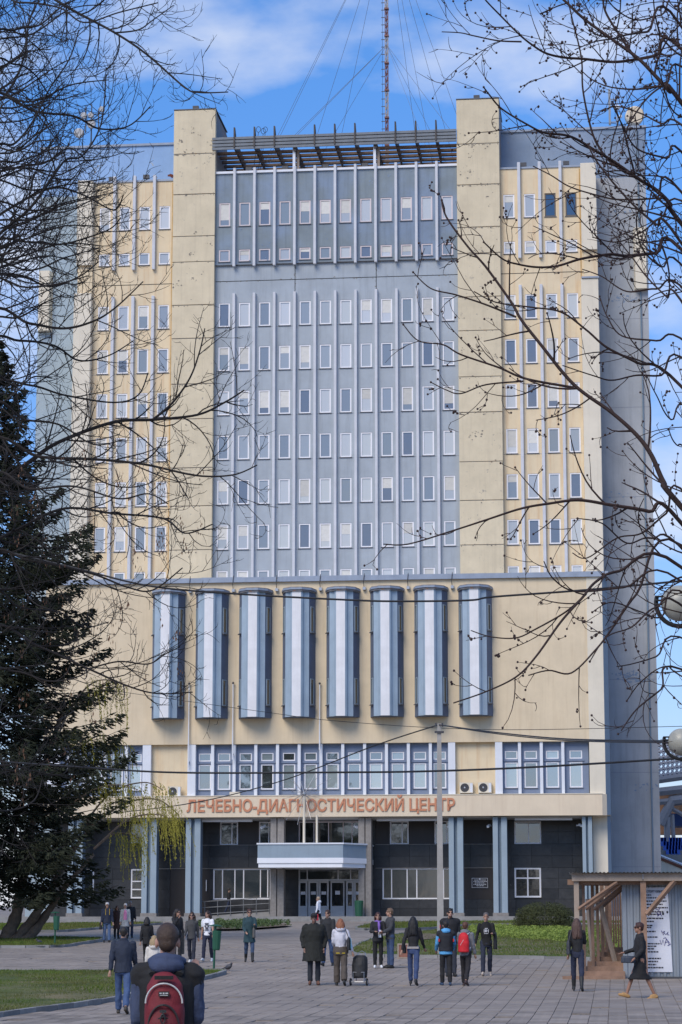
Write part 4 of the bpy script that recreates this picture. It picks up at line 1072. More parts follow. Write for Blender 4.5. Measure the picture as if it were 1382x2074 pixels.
# poster
pxm = lambda px: (px - 1171) / pw; pz = lambda py: (1985 - py) / pw + .02
pst = MB(); pst.raw([(pxm(1299), .395, pz(1805)), (pxm(1353), .395, pz(1805)), (pxm(1359), .395, pz(1972)), (pxm(1303), .395, pz(1972)), (pxm(1299), .41, pz(1805)), (pxm(1353), .41, pz(1805)), (pxm(1359), .41, pz(1972)), (pxm(1303), .41, pz(1972))],
                    [(3, 2, 1, 0), (4, 5, 6, 7), (0, 1, 5, 4), (1, 2, 6, 5), (2, 3, 7, 6), (3, 0, 4, 7)])
po = pst.build('poster', M['poster'], fence)
tl, tw2 = letter_meshes('ПАСПОРТ ОБЪЕКТА', 1.0, .02, .004)
W_ = pxm(1349) - pxm(1303)
for me_, pre in tl:
    me_.materials.clear(); me_.materials.append(M['ink'])
    o = link('poster_letter', me_, po, (pxm(1304) + pre * W_ / tw2, .388, pz(1815)), (math.radians(90), 0, 0)); o.scale = (W_ / tw2, .085, .3)
m = MB(); random.seed(3)
for k, y in enumerate((1820, 1825.5, 1832, 1838.5, 1845, 1853, 1858, 1866, 1872, 1880, 1884, 1892, 1903, 1916, 1921, 1926, 1932, 1945, 1951, 1957, 1963)):
    ln = (16, 44, 46, 38, 48, 40, 34, 38, 20, 16, 14, 22, 26, 30, 22, 18, 26, 30, 24, 20, 34)[k]; x = 1303.5 + y*0 + (y - 1805)*.02
    e = x + ln
    while x < e:
        w = random.uniform(2, 6); m.box(pxm(x), pxm(min(x + w, e)), .386, .393, pz(y + 1.4), pz(y - 1.2)); x += w + 1.1
m.build('poster_print', M['ink'], po)
m = MB()
def scrib(pts): m.tube([(pxm(x), .385, pz(y)) for x, y in pts], .009, 4)
scrib([(1338, 1890), (1342, 1899), (1345, 1891), (1341, 1893), (1347, 1898), (1352, 1893), (1350, 1898), (1354, 1899)])
scrib([(1335, 1909), (1338, 1918), (1341, 1908), (1344, 1920), (1348, 1907), (1345, 1914), (1351, 1912), (1353, 1918), (1350, 1920), (1356, 1917), (1352, 1912), (1346, 1904), (1342, 1906)])
scrib([(1328, 1853), (1333, 1858), (1331, 1862), (1338, 1856), (1334, 1851), (1340, 1862)])
scrib([(1327, 1847), (1334, 1850), (1337, 1844)])
m.build('graffiti', M['graffiti'], po)
m = MB()
for (x, y, r) in ((1342.5, 1857, 2.3), (1351, 1854, 2.0)): m.ball((pxm(x), .39, pz(y)), (r/pw, .006, r*1.3/pw), 8, 6)
m.build('sticker', M['ink'], po)

# ---- stadium beyond the building
sY = 215.0
stad = tag(empty('stadium_stand', (0, 0, 0)), 'stadium stand with steel lattice roof and blue seats beyond the building', 'stadium')
P_ = lambda px, py, dy=0: at(px, py, sY + dy)
m = MB()
for r in range(7):
    for c in range(14):
        x0, y0 = 1322 + c*9, 1585 - r*12 + c*-1.2
        for dy in (0, 6):
            m.tube([P_(x0, y0, dy + r*3), P_(x0 + 9, y0 - 13, dy + r*3 + 3)], .09, 4); m.tube([P_(x0 + 9, y0 - 1, dy + r*3), P_(x0, y0 - 12, dy + r*3 + 3)], .09, 4)
        m.tube([P_(x0, y0, r*3), P_(x0 + 9, y0 - 1.2, r*3)], .11, 4)
m.build('roof_lattice', M['steelblue'], stad)
m = MB(); m.tube([P_(1300, 1585), P_(1480, 1560)], .35, 6); m.tube([P_(1300, 1608), P_(1480, 1588)], .42, 6); m.tube([P_(1300, 1628), P_(1480, 1612)], .3, 6); m.tube([P_(1338, 1670), P_(1362, 1622), P_(1480, 1607)], .5, 8); m.tube([P_(1352, 1655), P_(1352, 1720)], .3, 6); m.tube([P_(1362, 1650), P_(1366, 1720)], .2, 6); m.tube([P_(1358, 1636), P_(1400, 1660)], .2, 6); m.build('roof_girder', M['steelblue'], stad)
m = MB(); q0, q1 = P_(1290, 1612, 14), P_(1500, 1612, 14); m.box(q0.x, q1.x, q0.y, q0.y + 2, P_(0, 1690, 14).z, P_(0, 1600, 14).z); m.build('brick_wall', M['brick'], stad)
m = MB(); q0, q1 = P_(1360, 1646, 2), P_(1500, 1646, 2); m.box(q0.x, q1.x, q0.y, q0.y + 4, P_(0, 1673, 2).z, P_(0, 1648, 2).z); m.build('scoreboard', pmat('navy_board', (.02, .05, .16), .6, .1), stad)
m = MB(); m.box(P_(1364, 0, 3).x, P_(1500, 0, 3).x, sY + 3, sY + 5, P_(0, 1708, 3).z, P_(0, 1674, 3).z); m.build('box_window', M['glassdark'], stad)
for k in range(4):
    m = MB(); x_ = 1364 + 16*k; m.box(P_(x_, 0, 2).x, P_(x_ + 3, 0, 2).x, sY + 2.8, sY + 3.1, P_(0, 1708, 3).z, P_(0, 1674, 3).z); m.build('window_mullion', M['frame'], stad)
m = MB()
for r in range(4): 
    m.box(P_(1290, 0).x, P_(1500, 0).x, sY - 4 + 1.0*(3-r), sY - 2.9 + 1.0*(3-r), P_(0, 1780).z, P_(0, 1707 + r*9).z)
m.build('terrace_step', M['terrace'], stad)
seat = MB(); seat.box(-.22, .22, -.2, .2, 0, .06); seat.box(-.22, .22, .16, .22, .06, .42); seat_me = seat.mesh('seat', M['seatblue'])
for r in range(4):
    for c in range(18):
        if r == 3 and c in (4, 5, 6): continue
        q = P_(1338 + c*6.0, 1707 + r*9)
        link('seat', seat_me, stad, (q.x + .1*r, sY - 3.4 + 1.0*(3-r), P_(0, 1707 + r*9).z + .02))
hs_ = tag(empty('small_house', (0, 0, 0)), 'small cream gabled building with brown roof edge behind the walkway', 'building')
hY = 196.0
q = lambda px, py, dy=0: at(px, py, hY + dy)
m = MB(); f_ = [q(1250, 1880), q(1500, 1880), q(1500, 1800), q(1384, 1751), q(1330, 1737), q(1250, 1700)]
m.raw(f_ + [p + Vector((1.0, 9, 0)) for p in f_], [(0, 1, 2, 3, 4, 5)] + [(i, i + 6, (i+1) % 6 + 6, (i+1) % 6) for i in range(6)]); m.build('gable_wall', M['cream_pale'], hs_)
m = MB(); m.tube([q(1250, 1702, -.1), q(1330, 1735, -.1), q(1384, 1757, -.1), q(1500, 1806, -.1)], .14, 4); m.build('verge_board', M['red_roof'], hs_)
m = MB(); m.tube([q(1250, 1697, -.3), q(1330, 1730, -.3), q(1384, 1752, -.3), q(1500, 1801, -.3)], .10, 4); m.build('roof_edge', M['whitepaint'], hs_)

# ================================================================== TREES
class Twigs:
    """collects tapering tubes, fast"""
    def __init__(self): self.mb = MB(); self.tips = []; self.mid = []
def curve_branch(T, p, d, L, r, bend_up, wander, nseg, sides, m=0, r_end=.25):
    pts = [p.copy()]; rad = [r]; d = d.normalized()
    side = Vector((random.gauss(0, 1), random.gauss(0, 1), random.gauss(0, 1))) * wander
    for i in range(nseg):
        f_ = (i + 1) / nseg
        side += Vector((random.gauss(0, 1), random.gauss(0, 1), random.gauss(0, 1))) * wander * .5
        d = (d + side * (1 / nseg) + Vector((0, 0, bend_up)) * (f_ / nseg)).normalized()
        p = p + d * (L / nseg); pts.append(p.copy()); rad.append(r * (1 - (1 - r_end) * f_))
    T.mb.tube(pts, rad, sides, m, False)
    return pts, rad, d
def twig_out(T, pts, rad, level, spec):
    """side twigs along a branch"""
    cum = [0]
    for a, b in zip(pts, pts[1:]): cum.append(cum[-1] + (b - a).length)
    L = cum[-1]
    if L < 1e-3: return
    sp_ = spec['space'][level]; x = sp_ * random.uniform(.3, 1.0)
    sgn = random.choice((-1, 1))
    while x < L:
        i = max(j for j in range(len(cum)) if cum[j] <= x); i = min(i, len(pts) - 2)
        f_ = (x - cum[i]) / max(cum[i+1] - cum[i], 1e-6)
        p = pts[i].lerp(pts[i+1], f_); r0 = rad[i]*(1-f_) + rad[i+1]*f_; t = (pts[i+1] - pts[i]).normalized()
        up = Vector((0, 0, 1)); sidev = t.cross(Vector((0, 1, 0)))
        if sidev.length < .1: sidev = t.cross(up)
        sidev.normalize()
        ang = random.uniform(*spec['ang'])
        dirn = t * math.cos(ang) + (sidev * sgn + Vector((0, random.gauss(0, spec['depth']), 0))).normalized() * math.sin(ang)
        sgn = -sgn if random.random() < .8 else sgn
        Lc = spec['len'][level] * random.uniform(.35, 1.15) * (1 - .45 * x / L)
        rc = max(min(r0 * .62, spec['r'][level]), spec['rmin'])
        n = max(4, int(Lc / spec['seg'])); n = min(n, 12)
        q, rr, dd = curve_branch(T, p, dirn, Lc, rc, spec['up'] * random.uniform(.2, 1.2), spec['wander'], n, 4 if level == 0 else 3, 0, .45)
        if level + 1 < len(spec['len']): twig_out(T, q, rr, level + 1, spec)
        T.tips.append((q[-1], (q[-1] - q[-2]).normalized())); T.mid.append((q, rr, level))
        x += sp_ * random.uniform(.55, 1.6)

def stem(T, pix, Y0, Y1, r0px, r1px, spec, trunk_pt=None, jitter=0):
    """a main limb given by its run in the picture, from the trunk end to its tip"""
    n = len(pix); pts = []
    for i, (x, y) in enumerate(pix):
        Y = Y0 + (Y1 - Y0) * i / (n - 1) + random.uniform(-jitter, jitter); pts.append(at(x, y, Y))
    rr0 = r0px * Y0 / FPX; rr1 = r1px * Y1 / FPX
    if trunk_pt is not None: pts = [trunk_pt] + pts
    sm_ = spline(pts, 7); k = len(sm_)
    rad = [rr0 + (rr1 - rr0) * (i / (k - 1)) ** .8 for i in range(k)]
    if trunk_pt is not None: rad[0] = rr0 * 1.5
    T.mb.tube(sm_, rad, 6, 0, False)
    twig_out(T, sm_[6 if trunk_pt is not None else 0:], rad[6 if trunk_pt is not None else 0:], 0, spec)
    T.tips.append((sm_[-1], (sm_[-1] - sm_[-2]).normalized()))

# ---------------------------------------------------------------- bare tree on the right, close to the camera
random.seed(21)
RY = 13.0
RT = Twigs()
rspec = dict(space=[.13, .12, .10], len=[.60, .27, .11], r=[.0062, .0044, .0034], rmin=.0025, ang=(.45, 1.0), depth=.8, up=.9, wander=.55, seg=.05)
rspec_s = dict(rspec, len=[.50, .20, .08], space=[.17, .15, .14])
tx = at(1760, 1893, RY).x
troot = Vector((tx, RY, 0.0))
def tpt(z): return Vector((tx - .05 * z * .2, RY, z))
rmain = [
 ([(1382, 209), (1358, 186), (1326, 151), (1291, 116), (1236, 76), (1184, 38), (1143, 0), (1110, -30)], 11, 5),
 ([(1382, 100), (1330, 112), (1288, 120), (1242, 125), (1184, 119), (1143, 116), (1108, 108), (1082, 93), (1053, 70), (1015, 32), (986, 2), (965, -25)], 8, 3),
 ([(1057, 84), (1010, 82), (960, 72), (933, 66), (895, 64)], 4, 2),
 ([(1382, 55), (1312, 64), (1270, 70), (1240, 78), (1205, 84), (1165, 100)], 7, 2.5),
 ([(1382, 454), (1358, 413), (1329, 384), (1300, 366), (1242, 326), (1207, 305), (1169, 282), (1143, 273), (1105, 269), (1076, 256), (1018, 221), (992, 192), (980, 176)], 11, 3),
 ([(1382, 506), (1330, 512), (1271, 518), (1236, 515), (1178, 524), (1131, 538), (1090, 541), (1050, 535), (1018, 524), (980, 490)], 9, 3),
 ([(1288, 119), (1230, 30), (1222, -10)], 6, 4),
 ([(1300, 366), (1240, 330), (1210, 291), (1195, 250), (1181, 180), (1178, 116), (1160, 40), (1150, -5)], 6, 3),
 ([(1382, 390), (1329, 401), (1256, 404), (1213, 396), (1155, 378), (1117, 355), (1080, 336)], 6, 2.5),
 ([(1382, 494), (1329, 454), (1285, 416), (1242, 369), (1207, 323), (1190, 290)], 7, 3),
 ([(1382, 1028), (1345, 977), (1320, 922), (1290, 881), (1239, 835), (1163, 779), (1096, 698), (1056, 647), (1036, 612), (985, 541), (947, 498), (905, 440), (895, 405)], 13, 3.5),
 ([(1163, 785), (1066, 767), (1010, 744), (934, 718), (898, 698), (848, 690), (817, 657)], 6, 2.2),
 ([(1046, 642), (985, 617), (924, 597), (873, 584), (837, 551)], 5, 2.2),
 ([(1061, 772), (985, 779), (934, 797), (905, 790), (873, 774)], 4, 2),
 ([(1200, 803), (1168, 825), (1130, 842), (1086, 851)], 4, 2),
 ([(1382, 784), (1290, 734), (1229, 703), (1188, 668), (1137, 632), (1076, 622), (1005, 612), (960, 590)], 8, 2.5),
 ([(1382, 1061), (1315, 1036), (1239, 1023), (1173, 1013), (1112, 1020), (1056, 1030), (985, 1053), (914, 1076), (827, 1102), (777, 1102)], 10, 2.5),
 ([(1382, 1150), (1254, 1157), (1208, 1178), (1178, 1213), (1137, 1259), (1086, 1330), (1046, 1371), (985, 1401), (919, 1424)], 8, 3),
 ([(1188, 1203), (1147, 1239), (1086, 1274), (1046, 1292), (995, 1290), (954, 1277)], 5, 2.2),
 ([(1382, 1105), (1290, 1203), (1239, 1275), (1208, 1315), (1158, 1363), (1112, 1358), (1071, 1368)], 7, 2.5),
 ([(1382, 1178), (1264, 1190), (1168, 1198), (1122, 1173), (1102, 1137)], 6, 2.2),
 ([(1382, 1356), (1340, 1396), (1290, 1437), (1259, 1480)], 6, 2.5),
 ([(1400, 1300), (1330, 1330), (1280, 1345), (1250, 1350)], 5, 2.2),
 ([(1400, 640), (1350, 600), (1310, 560), (1280, 520), (1240, 470)], 6, 2.5),
 ([(1400, 330), (1350, 320), (1290, 300), (1260, 250), (1240, 210)], 6, 2.5),
 ([(1400, 20), (1340, 30), (1290, 40), (1250, 20), (1225, -10)], 5, 2.5),
 ([(1420, 860), (1360, 850), (1330, 800), (1310, 760)], 5, 2.2),
 ([(1420, 940), (1370, 900), (1355, 870)], 5, 2.2),
 ([(1400, 270), (1340, 250), (1300, 230), (1250, 215), (1220, 225)], 6, 2.5),
 ([(1400, 600), (1330, 585), (1270, 590), (1220, 560), (1180, 545)], 6, 2.2),
 ([(1400, 700), (1330, 690), (1260, 680), (1230, 640), (1215, 600)], 6, 2.2),
 ([(1400, 1130), (1320, 1090), (1270, 1100), (1220, 1060), (1170, 1050)], 6, 2.2),
 ([(1400, 1010), (1350, 1040), (1300, 1080), (1250, 1090), (1190, 1130), (1160, 1120)], 6, 2.2),
 ([(1400, 1240), (1330, 1230), (1280, 1270), (1230, 1290), (1195, 1340)], 6, 2.2),
 ([(1400, 1210), (1340, 1250), (1300, 1240), (1240, 1220), (1200, 1240)], 5, 2.2),
 ([(1400, 740), (1340, 760), (1290, 760), (1240, 770), (1200, 760), (1140, 740)], 6, 2.2),
 ([(1400, 560), (1340, 540), (1300, 500), (1290, 440), (1310, 400)], 6, 2.2),
 ([(1400, 150), (1350, 170), (1310, 200), (1270, 260), (1260, 310)], 6, 2.5),
 ([(1400, 420), (1340, 440), (1300, 470), (1250, 490), (1200, 480)], 6, 2.2),
 ([(1400, 1380), (1350, 1350), (1300, 1380), (1270, 1420)], 4, 2.0),
]
for i, (pix, a, b) in enumerate(rmain):
    Y0 = RY + random.uniform(-.9, .9); Y1 = Y0 + random.uniform(-.8, .5)
    out = pix[0][0] >= 1380
    if not out: Y0 = Y1 = RY + random.uniform(-.3, .2)
    ext = None
    if out:
        zc = at(pix[0][0], pix[0][1], Y0).z
        ext = tpt(max(2.6, zc - 1.0 - .15 * i % .5))
    stem(RT, pix, Y0, Y1, a * .5, b * .5, rspec if pix[0][1] < 640 else rspec_s, ext)
rt = tag(empty('bare_tree', troot), 'bare tree with dark bud clusters reaching in from the right edge', 'tree')
def local_shift(mb_, off): mb_.v = [(v[0] - off.x, v[1] - off.y, v[2] - off.z) for v in mb_.v]
m = MB(); hz_t = 7.2
m.tube([(0, 0, -.1), (0.02, 0, .4), (-.02, 0, 2.6), (-.05, 0, 4.5), (-.07, 0, hz_t)], [.26, .19, .16, .12, .03], 12); m.build('trunk', M['bark'], rt, True)
bd = MB(); random.seed(4)
for (p, d) in RT.tips:
    if random.random() < .45: bd.ball(p, .0068, 5, 4)
for (q, rr, lv) in RT.mid:
    if random.random() < .20:
        k = random.randint(2, 4)
        for j in range(k):
            f_ = .35 + .65 * j / k; i = min(int(f_ * (len(q) - 1)), len(q) - 2)
            p = q[i] + Vector((random.gauss(0, .004), random.gauss(0, .004), random.gauss(0, .004)))
            bd.ball(p, random.uniform(.005, .0085), 5, 4)
local_shift(RT.mb, troot); local_shift(bd, troot)
RT.mb.build('branches', M['barkred'], rt); tag(bd.build('buds', M['bud'], rt), kind='stuff')

# ---------------------------------------------------------------- bare tree on the left
random.seed(33)
LY = 24.0
LT = Twigs()
lspec = dict(space=[.16, .15, .13], len=[1.1, .45, .18], r=[.010, .0065, .0042], rmin=.0033, ang=(.4, 1.0), depth=.8, up=1.5, wander=.6, seg=.085)
lx = at(-260, 1893, LY).x; lroot = Vector((lx, LY, 0))
lmain = [
 ([(-30, -60), (60, -30), (147, 20), (233, 66), (299, 111), (375, 177), (405, 187), (462, 186)], 9, 2.5),
 ([(233, 66), (280, 60), (310, 40), (352, 10)], 4, 2),
 ([(-40, 190), (70, 225), (150, 235), (200, 260), (260, 255), (305, 215)], 8, 2.5),
 ([(-40, 520), (60, 422), (105, 360), (134, 323), (168, 314), (205, 250), (215, 150)], 9, 2.5),
 ([(-40, 470), (40, 410), (110, 380), (170, 395), (230, 425), (250, 395)], 8, 2.5),
 ([(-40, 640), (60, 655), (130, 665), (190, 650), (235, 622), (290, 570)], 9, 2.5),
 ([(-40, 500), (60, 490), (120, 495), (180, 480), (225, 462), (245, 440)], 7, 2.5),
 ([(-40, 1010), (60, 935), (120, 895), (230, 855), (310, 850), (400, 840), (455, 815), (495, 790)], 12, 3),
 ([(310, 850), (350, 815), (385, 765), (405, 710), (415, 665)], 6, 2.5),
 ([(-40, 900), (80, 925), (190, 930), (290, 940), (380, 960), (430, 965), (480, 960), (521, 942)], 9, 2.5),
 ([(-40, 780), (60, 780), (130, 800), (230, 815), (280, 800), (300, 755)], 7, 2.5),
 ([(-40, 1120), (40, 1070), (130, 1030), (230, 1040), (330, 1050), (375, 1080), (430, 1062)], 9, 2.5),
 ([(-40, 1130), (60, 1135), (180, 1160), (260, 1190), (310, 1195), (370, 1150)], 8, 2.5),
 ([(-40, 1270), (80, 1310), (180, 1355), (260, 1390), (320, 1405), (390, 1402)], 7, 2.5),
 ([(180, 1355), (240, 1340), (300, 1345), (335, 1325), (365, 1310)], 4, 2.2),
 ([(-40, 330), (30, 290), (70, 240), (100, 180), (140, 120), (160, 60)], 7, 2.5),
 ([(-40, 240), (20, 180), (50, 110), (60, 40), (90, -20)], 8, 2.5),
 ([(-40, 380), (30, 340), (90, 330), (140, 300), (180, 330)], 6, 2.5),
 ([(-40, 700), (40, 690), (110, 700), (160, 730), (220, 720), (270, 690)], 7, 2.5),
 ([(-40, 1380), (30, 1360), (100, 1380), (160, 1370), (190, 1350)], 6, 2.2),
 ([(-40, 1480), (40, 1450), (110, 1460), (150, 1440)], 5, 2.2),
 ([(-40, 1640), (30, 1640), (70, 1620), (85, 1580)], 5, 2.2),
 ([(-40, 1560), (20, 1550), (60, 1560), (120, 1570), (140, 1555)], 5, 2.2),
 ([(-40, 1200), (40, 1230), (120, 1240), (170, 1270), (220, 1260)], 6, 2.2),
 ([(-40, 100), (30, 60), (80, 50), (130, 10), (200, -20)], 7, 2.5),
 ([(-40, 580), (40, 560), (100, 580), (160, 560), (200, 530)], 7, 2.5),
 ([(-40, 830), (50, 850), (120, 860), (190, 900), (250, 890)], 7, 2.5),
 ([(-40, 970), (60, 990), (150, 985), (240, 1010), (300, 1000), (340, 1020)], 7, 2.5),
 ([(-40, 20), (40, 5), (120, 15), (170, 45), (240, 25), (320, 5)], 6, 2.5),
 ([(-40, 150), (30, 130), (70, 150), (110, 200), (160, 190)], 6, 2.2),
]
for _ in range(24):
    y = random.triangular(-20, 1280, 350); w = random.uniform(90, 230); s1 = random.uniform(-.5, .1)
    lmain.append(([(-60, y + random.uniform(0, 90)), (w*.3, y + random.uniform(-10, 40)), (w*.65, y + w*.1*s1 + random.uniform(-20, 20)), (w, y + w*.5*s1)], 6.5, 2.2))
for i, (pix, a, b) in enumerate(lmain):
    Y0 = LY + random.uniform(-2, 2); Y1 = Y0 + random.uniform(-2, 1.5)
    ext = None
    if pix[0][0] < 0:
        zc = at(pix[0][0], pix[0][1], Y0).z; ext = Vector((lx, LY, max(3.0, zc - 1.2)))
    else: Y0 = Y1 = LY
    stem(LT, pix, Y0, Y1, a * .5, b * .5, lspec, ext)
lt = tag(empty('bare_tree', lroot), 'bare tree of fine arching twigs with dry seed clusters at the left edge', 'tree')
m = MB(); m.tube([(0, 0, -.1), (0, 0, .5), (.03, 0, 3), (-.03, 0, 7), (.02, 0, 11.5)], [.36, .27, .22, .16, .04], 12); m.build('trunk', M['bark'], lt, True)
sd_ = MB(); random.seed(9)
for (q, rr, lv) in LT.mid:                    # hanging seed bunches, mostly low on the tree
    p = q[-1]
    if p.z < 6.3 and p.z > 3.0 and lv > 0 and random.random() < .05:
        for j in range(random.randint(5, 10)):
            a = p + Vector((random.gauss(0, .02), random.gauss(0, .02), random.uniform(-.16, 0))); ln = random.uniform(.03, .05); w = random.uniform(.005, .009); an_ = random.uniform(0, 3.1)
            sd_.raw([a, a + Vector((math.cos(an_)*w, math.sin(an_)*w, -ln*.5)), a + Vector((0, 0, -ln)), a - Vector((math.cos(an_)*w, math.sin(an_)*w, ln*.5))], [(0, 1, 2, 3)])
local_shift(LT.mb, lroot); local_shift(sd_, lroot)
LT.mb.build('branches', M['bark'], lt); tag(sd_.build('seed_clusters', M['seed'], lt), kind='stuff')

# ---------------------------------------------------------------- spruce
random.seed(2)
sg = ground(-40, 1908); SY = sg.y; spx = FPX / SY
spr = tag(empty('spruce_tree', sg), 'tall dark spruce at the left in front of the building', 'tree')
SH = (1905 - 660) / spx
m = MB(); m.tube([(0, 0, -.2), (0, 0, 1), (0, 0, SH*.6), (0, 0, SH - .3)], [.42, .36, .2, .03], 10); m.build('trunk', M['bark'], spr)
V = []; Fc = []; bw_m = MB()
def prof_r(f_):          # crown radius in metres by height fraction
    px_ = np.interp(f_, [0, .06, .12, .20, .30, .42, .50, .58, .65, .69, .74, .82, .90, .95, 1.0], [190, 235, 270, 292, 285, 255, 232, 240, 236, 205, 130, 85, 62, 45, 5]); return px_ / spx
def tuft(c, d, L, w):
    """a shoot with needles: three crossing narrow blades and a pointed end"""
    d = d.normalized(); a = d.cross(Vector((random.gauss(0, 1), random.gauss(0, 1), random.gauss(0, 1)))).normalized()
    for k in range(2):
        b = len(V); t = a * w
        V.extend([tuple(c - t*.5), tuple(c + d*L*.45 - t), tuple(c + d*L), tuple(c + d*L*.45 + t)]); Fc.append((b, b+1, b+2, b+3))
        a = (Matrix.Rotation(1.57, 3, d) @ a)
z = SH * .125
while z < SH - .15:
    f_ = z / SH; R = float(prof_r(f_)); nb = 9 if f_ < .8 else 6
    ph = random.uniform(0, 6.28)
    for k in range(nb):
        az = ph + k * 6.283 / nb + random.uniform(-.25, .25); Lb = R * random.choice((random.uniform(.55, .8), random.uniform(.8, 1.12)))
        if Lb < .15: continue
        dirh = Vector((math.cos(az), math.sin(az), 0)); droop = -.32 * (1 - f_) - .05
        pts = []
        for j in range(7):
            t = j / 6; pts.append(Vector((0, 0, z)) + dirh * (Lb * t) + Vector((0, 0, Lb * (droop * t * 1.2 + .16 * t * t * t - .12*math.sin(t*3.1)))))
        bw_m.tube(pts, [.045 * (1 - .8*j/6) for j in range(7)], 4, 0, False)
        n = int(14 + Lb * 36)
        for q in range(n):
            t = random.uniform(.12, 1.0) ** .75; i = min(int(t*6), 5); p = pts[i].lerp(pts[i+1], t*6 - i)
            lat = dirh.cross(Vector((0, 0, 1))) * random.choice((-1, 1)); ext = Lb * .32 * (1 - t*.75) * random.uniform(.1, 1.0)
            c = p + lat * ext + Vector((0, 0, -ext*.25 + random.uniform(-.28, .08)))
            dv = (dirh * .8 + lat * random.uniform(.2, 1.0) + Vector((0, 0, random.uniform(-.75, .2))))
            tuft(c, dv, random.uniform(.20, .40), random.uniform(.034, .066))
            if random.random() < .45: tuft(c + dv.normalized()*.15, dv + lat*.8 + Vector((0, 0, .15)), random.uniform(.14, .26), .035)
    z += .42 + .16 * random.random()
me = bpy.data.meshes.new('crown'); me.from_pydata(V, [], Fc); me.materials.append(M['spruce']); link('crown', me, spr)
tag(bw_m.build('boughs', M['bark'], spr), kind='stuff')

# ---------------------------------------------------------------- willow with several leaning stems
random.seed(13)
wg = ground(34, 1907); WY = wg.y
wil = tag(empty('willow_tree', wg), 'yellow flowering willow with leaning stems behind the spruce', 'tree')
wp = FPX / WY
def W(px, py, dy=0): return at(px, py, WY + dy) - wg
for pix, r0 in (([(5, 1912), (20, 1885), (34, 1850), (44, 1790), (60, 1700), (90, 1560), (130, 1430)], .36), ([(26, 1912), (52, 1880), (78, 1845), (110, 1790), (150, 1720), (200, 1660)], .27), ([(46, 1912), (74, 1880), (98, 1846), (130, 1800), (190, 1730)], .28)):
    pts = spline([W(x, y, random.uniform(-.3, .3)) for x, y in pix], 4)
    m = MB(); k = len(pts); m.tube(pts, [r0 * (1 - .75*i/(k-1)) * (1 + .12*math.sin(i*2.1)) for i in range(k)], 12); m.build('trunk', M['barkwillow'], wil, True)
lim = MB(); stv = []; stf = []
limbs = [[(90, 1560), (140, 1440), (185, 1385), (225, 1378), (240, 1392)], [(110, 1620), (180, 1560), (230, 1515), (262, 1512)], [(150, 1700), (220, 1610), (290, 1585), (330, 1600)], [(200, 1660), (260, 1625), (320, 1620), (362, 1650)], [(190, 1720), (260, 1660), (320, 1650), (345, 1662)], [(130, 1640), (190, 1600), (240, 1590), (280, 1600)], [(120, 1560), (180, 1500), (215, 1490), (235, 1500)], [(190, 1720), (230, 1690), (265, 1690), (285, 1700)], [(90, 1500), (140, 1480), (170, 1500)]]
for L_ in limbs:
    dy = random.uniform(-1.5, 1.5)
    pts = spline([W(x, y, dy) for x, y in L_], 7); k = len(pts)
    lim.tube(pts, [.05 * (1 - .8*i/(k-1)) + .008 for i in range(k)], 5, 0, False)
    for _ in range(40):
        t = random.uniform(.35, 1.0); i = min(int(t*(k-1)), k-2); p = pts[i].lerp(pts[i+1], random.random()) + Vector((random.gauss(0, .28), random.gauss(0, .8), random.gauss(0, .12)))
        ln = random.uniform(.8, 3.0) * (.6 + .4*t); n = 9; dx = random.uniform(-.05, .30)
        prev = p; 
        for j in range(n):
            q = prev + Vector((dx * (1 - j/n) * ln/n * 1.8 + random.gauss(0, .018), random.gauss(0, .02), -ln/n * min(1, .35 + j*.22)))
            w = .022
            b = len(stv); stv.extend([tuple(prev + Vector((-w*.3, 0, 0))), tuple(prev + Vector((w*.3, 0, 0))), tuple(q + Vector((w*.3, 0, 0))), tuple(q - Vector((w*.3, 0, 0)))]); stf.append((b, b+1, b+2, b+3))
            for _k in range(2):
                s_ = random.choice((-1, 1)); b = len(stv); mid = prev.lerp(q, random.random()); lf = Vector((s_*random.uniform(.02, .07), random.uniform(-.05, .05), -random.uniform(.05, .11)))
                stv.extend([tuple(mid), tuple(mid + lf*.5 + Vector((.018, 0, .01))), tuple(mid + lf), tuple(mid + lf*.5 - Vector((.018, 0, .01)))]); stf.append((b, b+1, b+2, b+3))
            prev = q
lim.build('limbs', M['barkwillow'], wil)
me = bpy.data.meshes.new('crown'); me.from_pydata(stv, [], stf); me.materials.append(M['willow']); link('crown', me, wil)

# ---------------------------------------------------------------- rounded hedge bush and low planting
random.seed(17)
hg = ground(1103, 1886); hp = FPX / hg.y
bush = tag(empty('hedge_bush', hg), 'large rounded clipped bush on the lawn by the walkway', 'bush')
V = []; Fc = []
rx, ry, rz_ = 63/hp, 1.3, 56/hp
def leafquad(V, Fc, c, n, s):
    n = n.normalized(); a = n.orthogonal().normalized(); a = Matrix.Rotation(random.uniform(0, 6.28), 3, n) @ a; b_ = n.cross(a)
    k = len(V); V.extend([tuple(c - a*s), tuple(c + b_*s*.35), tuple(c + a*s), tuple(c - b_*s*.35)]); Fc.append((k, k+1, k+2, k+3))
tw_ = MB()
for i in range(15000):
    d = Vector((random.gauss(0, 1), random.gauss(0, 1), abs(random.gauss(0, 1)) )).normalized()
    sq = lambda v: math.copysign(abs(v) ** .75, v)
    rr = random.uniform(.72, 1.03) + .05 * noise.noise(d * 4)
    c = Vector((sq(d.x) * rx * rr, sq(d.y) * ry * rr, max(.02, sq(d.z) * rz_ * rr)))
    leafquad(V, Fc, c, d + Vector((random.gauss(0, .6), random.gauss(0, .6), random.gauss(0, .6))), random.uniform(.03, .06))
    if i % 60 == 0: tw_.tube([Vector((c.x*.3, c.y*.3, 0)), c], [.012, .004], 3, 0, False)
me = bpy.data.meshes.new('foliage'); me.from_pydata(V, [], Fc); me.materials.append(M['bush']); link('foliage', me, bush); tw_.build('stems', M['bark'], bush)
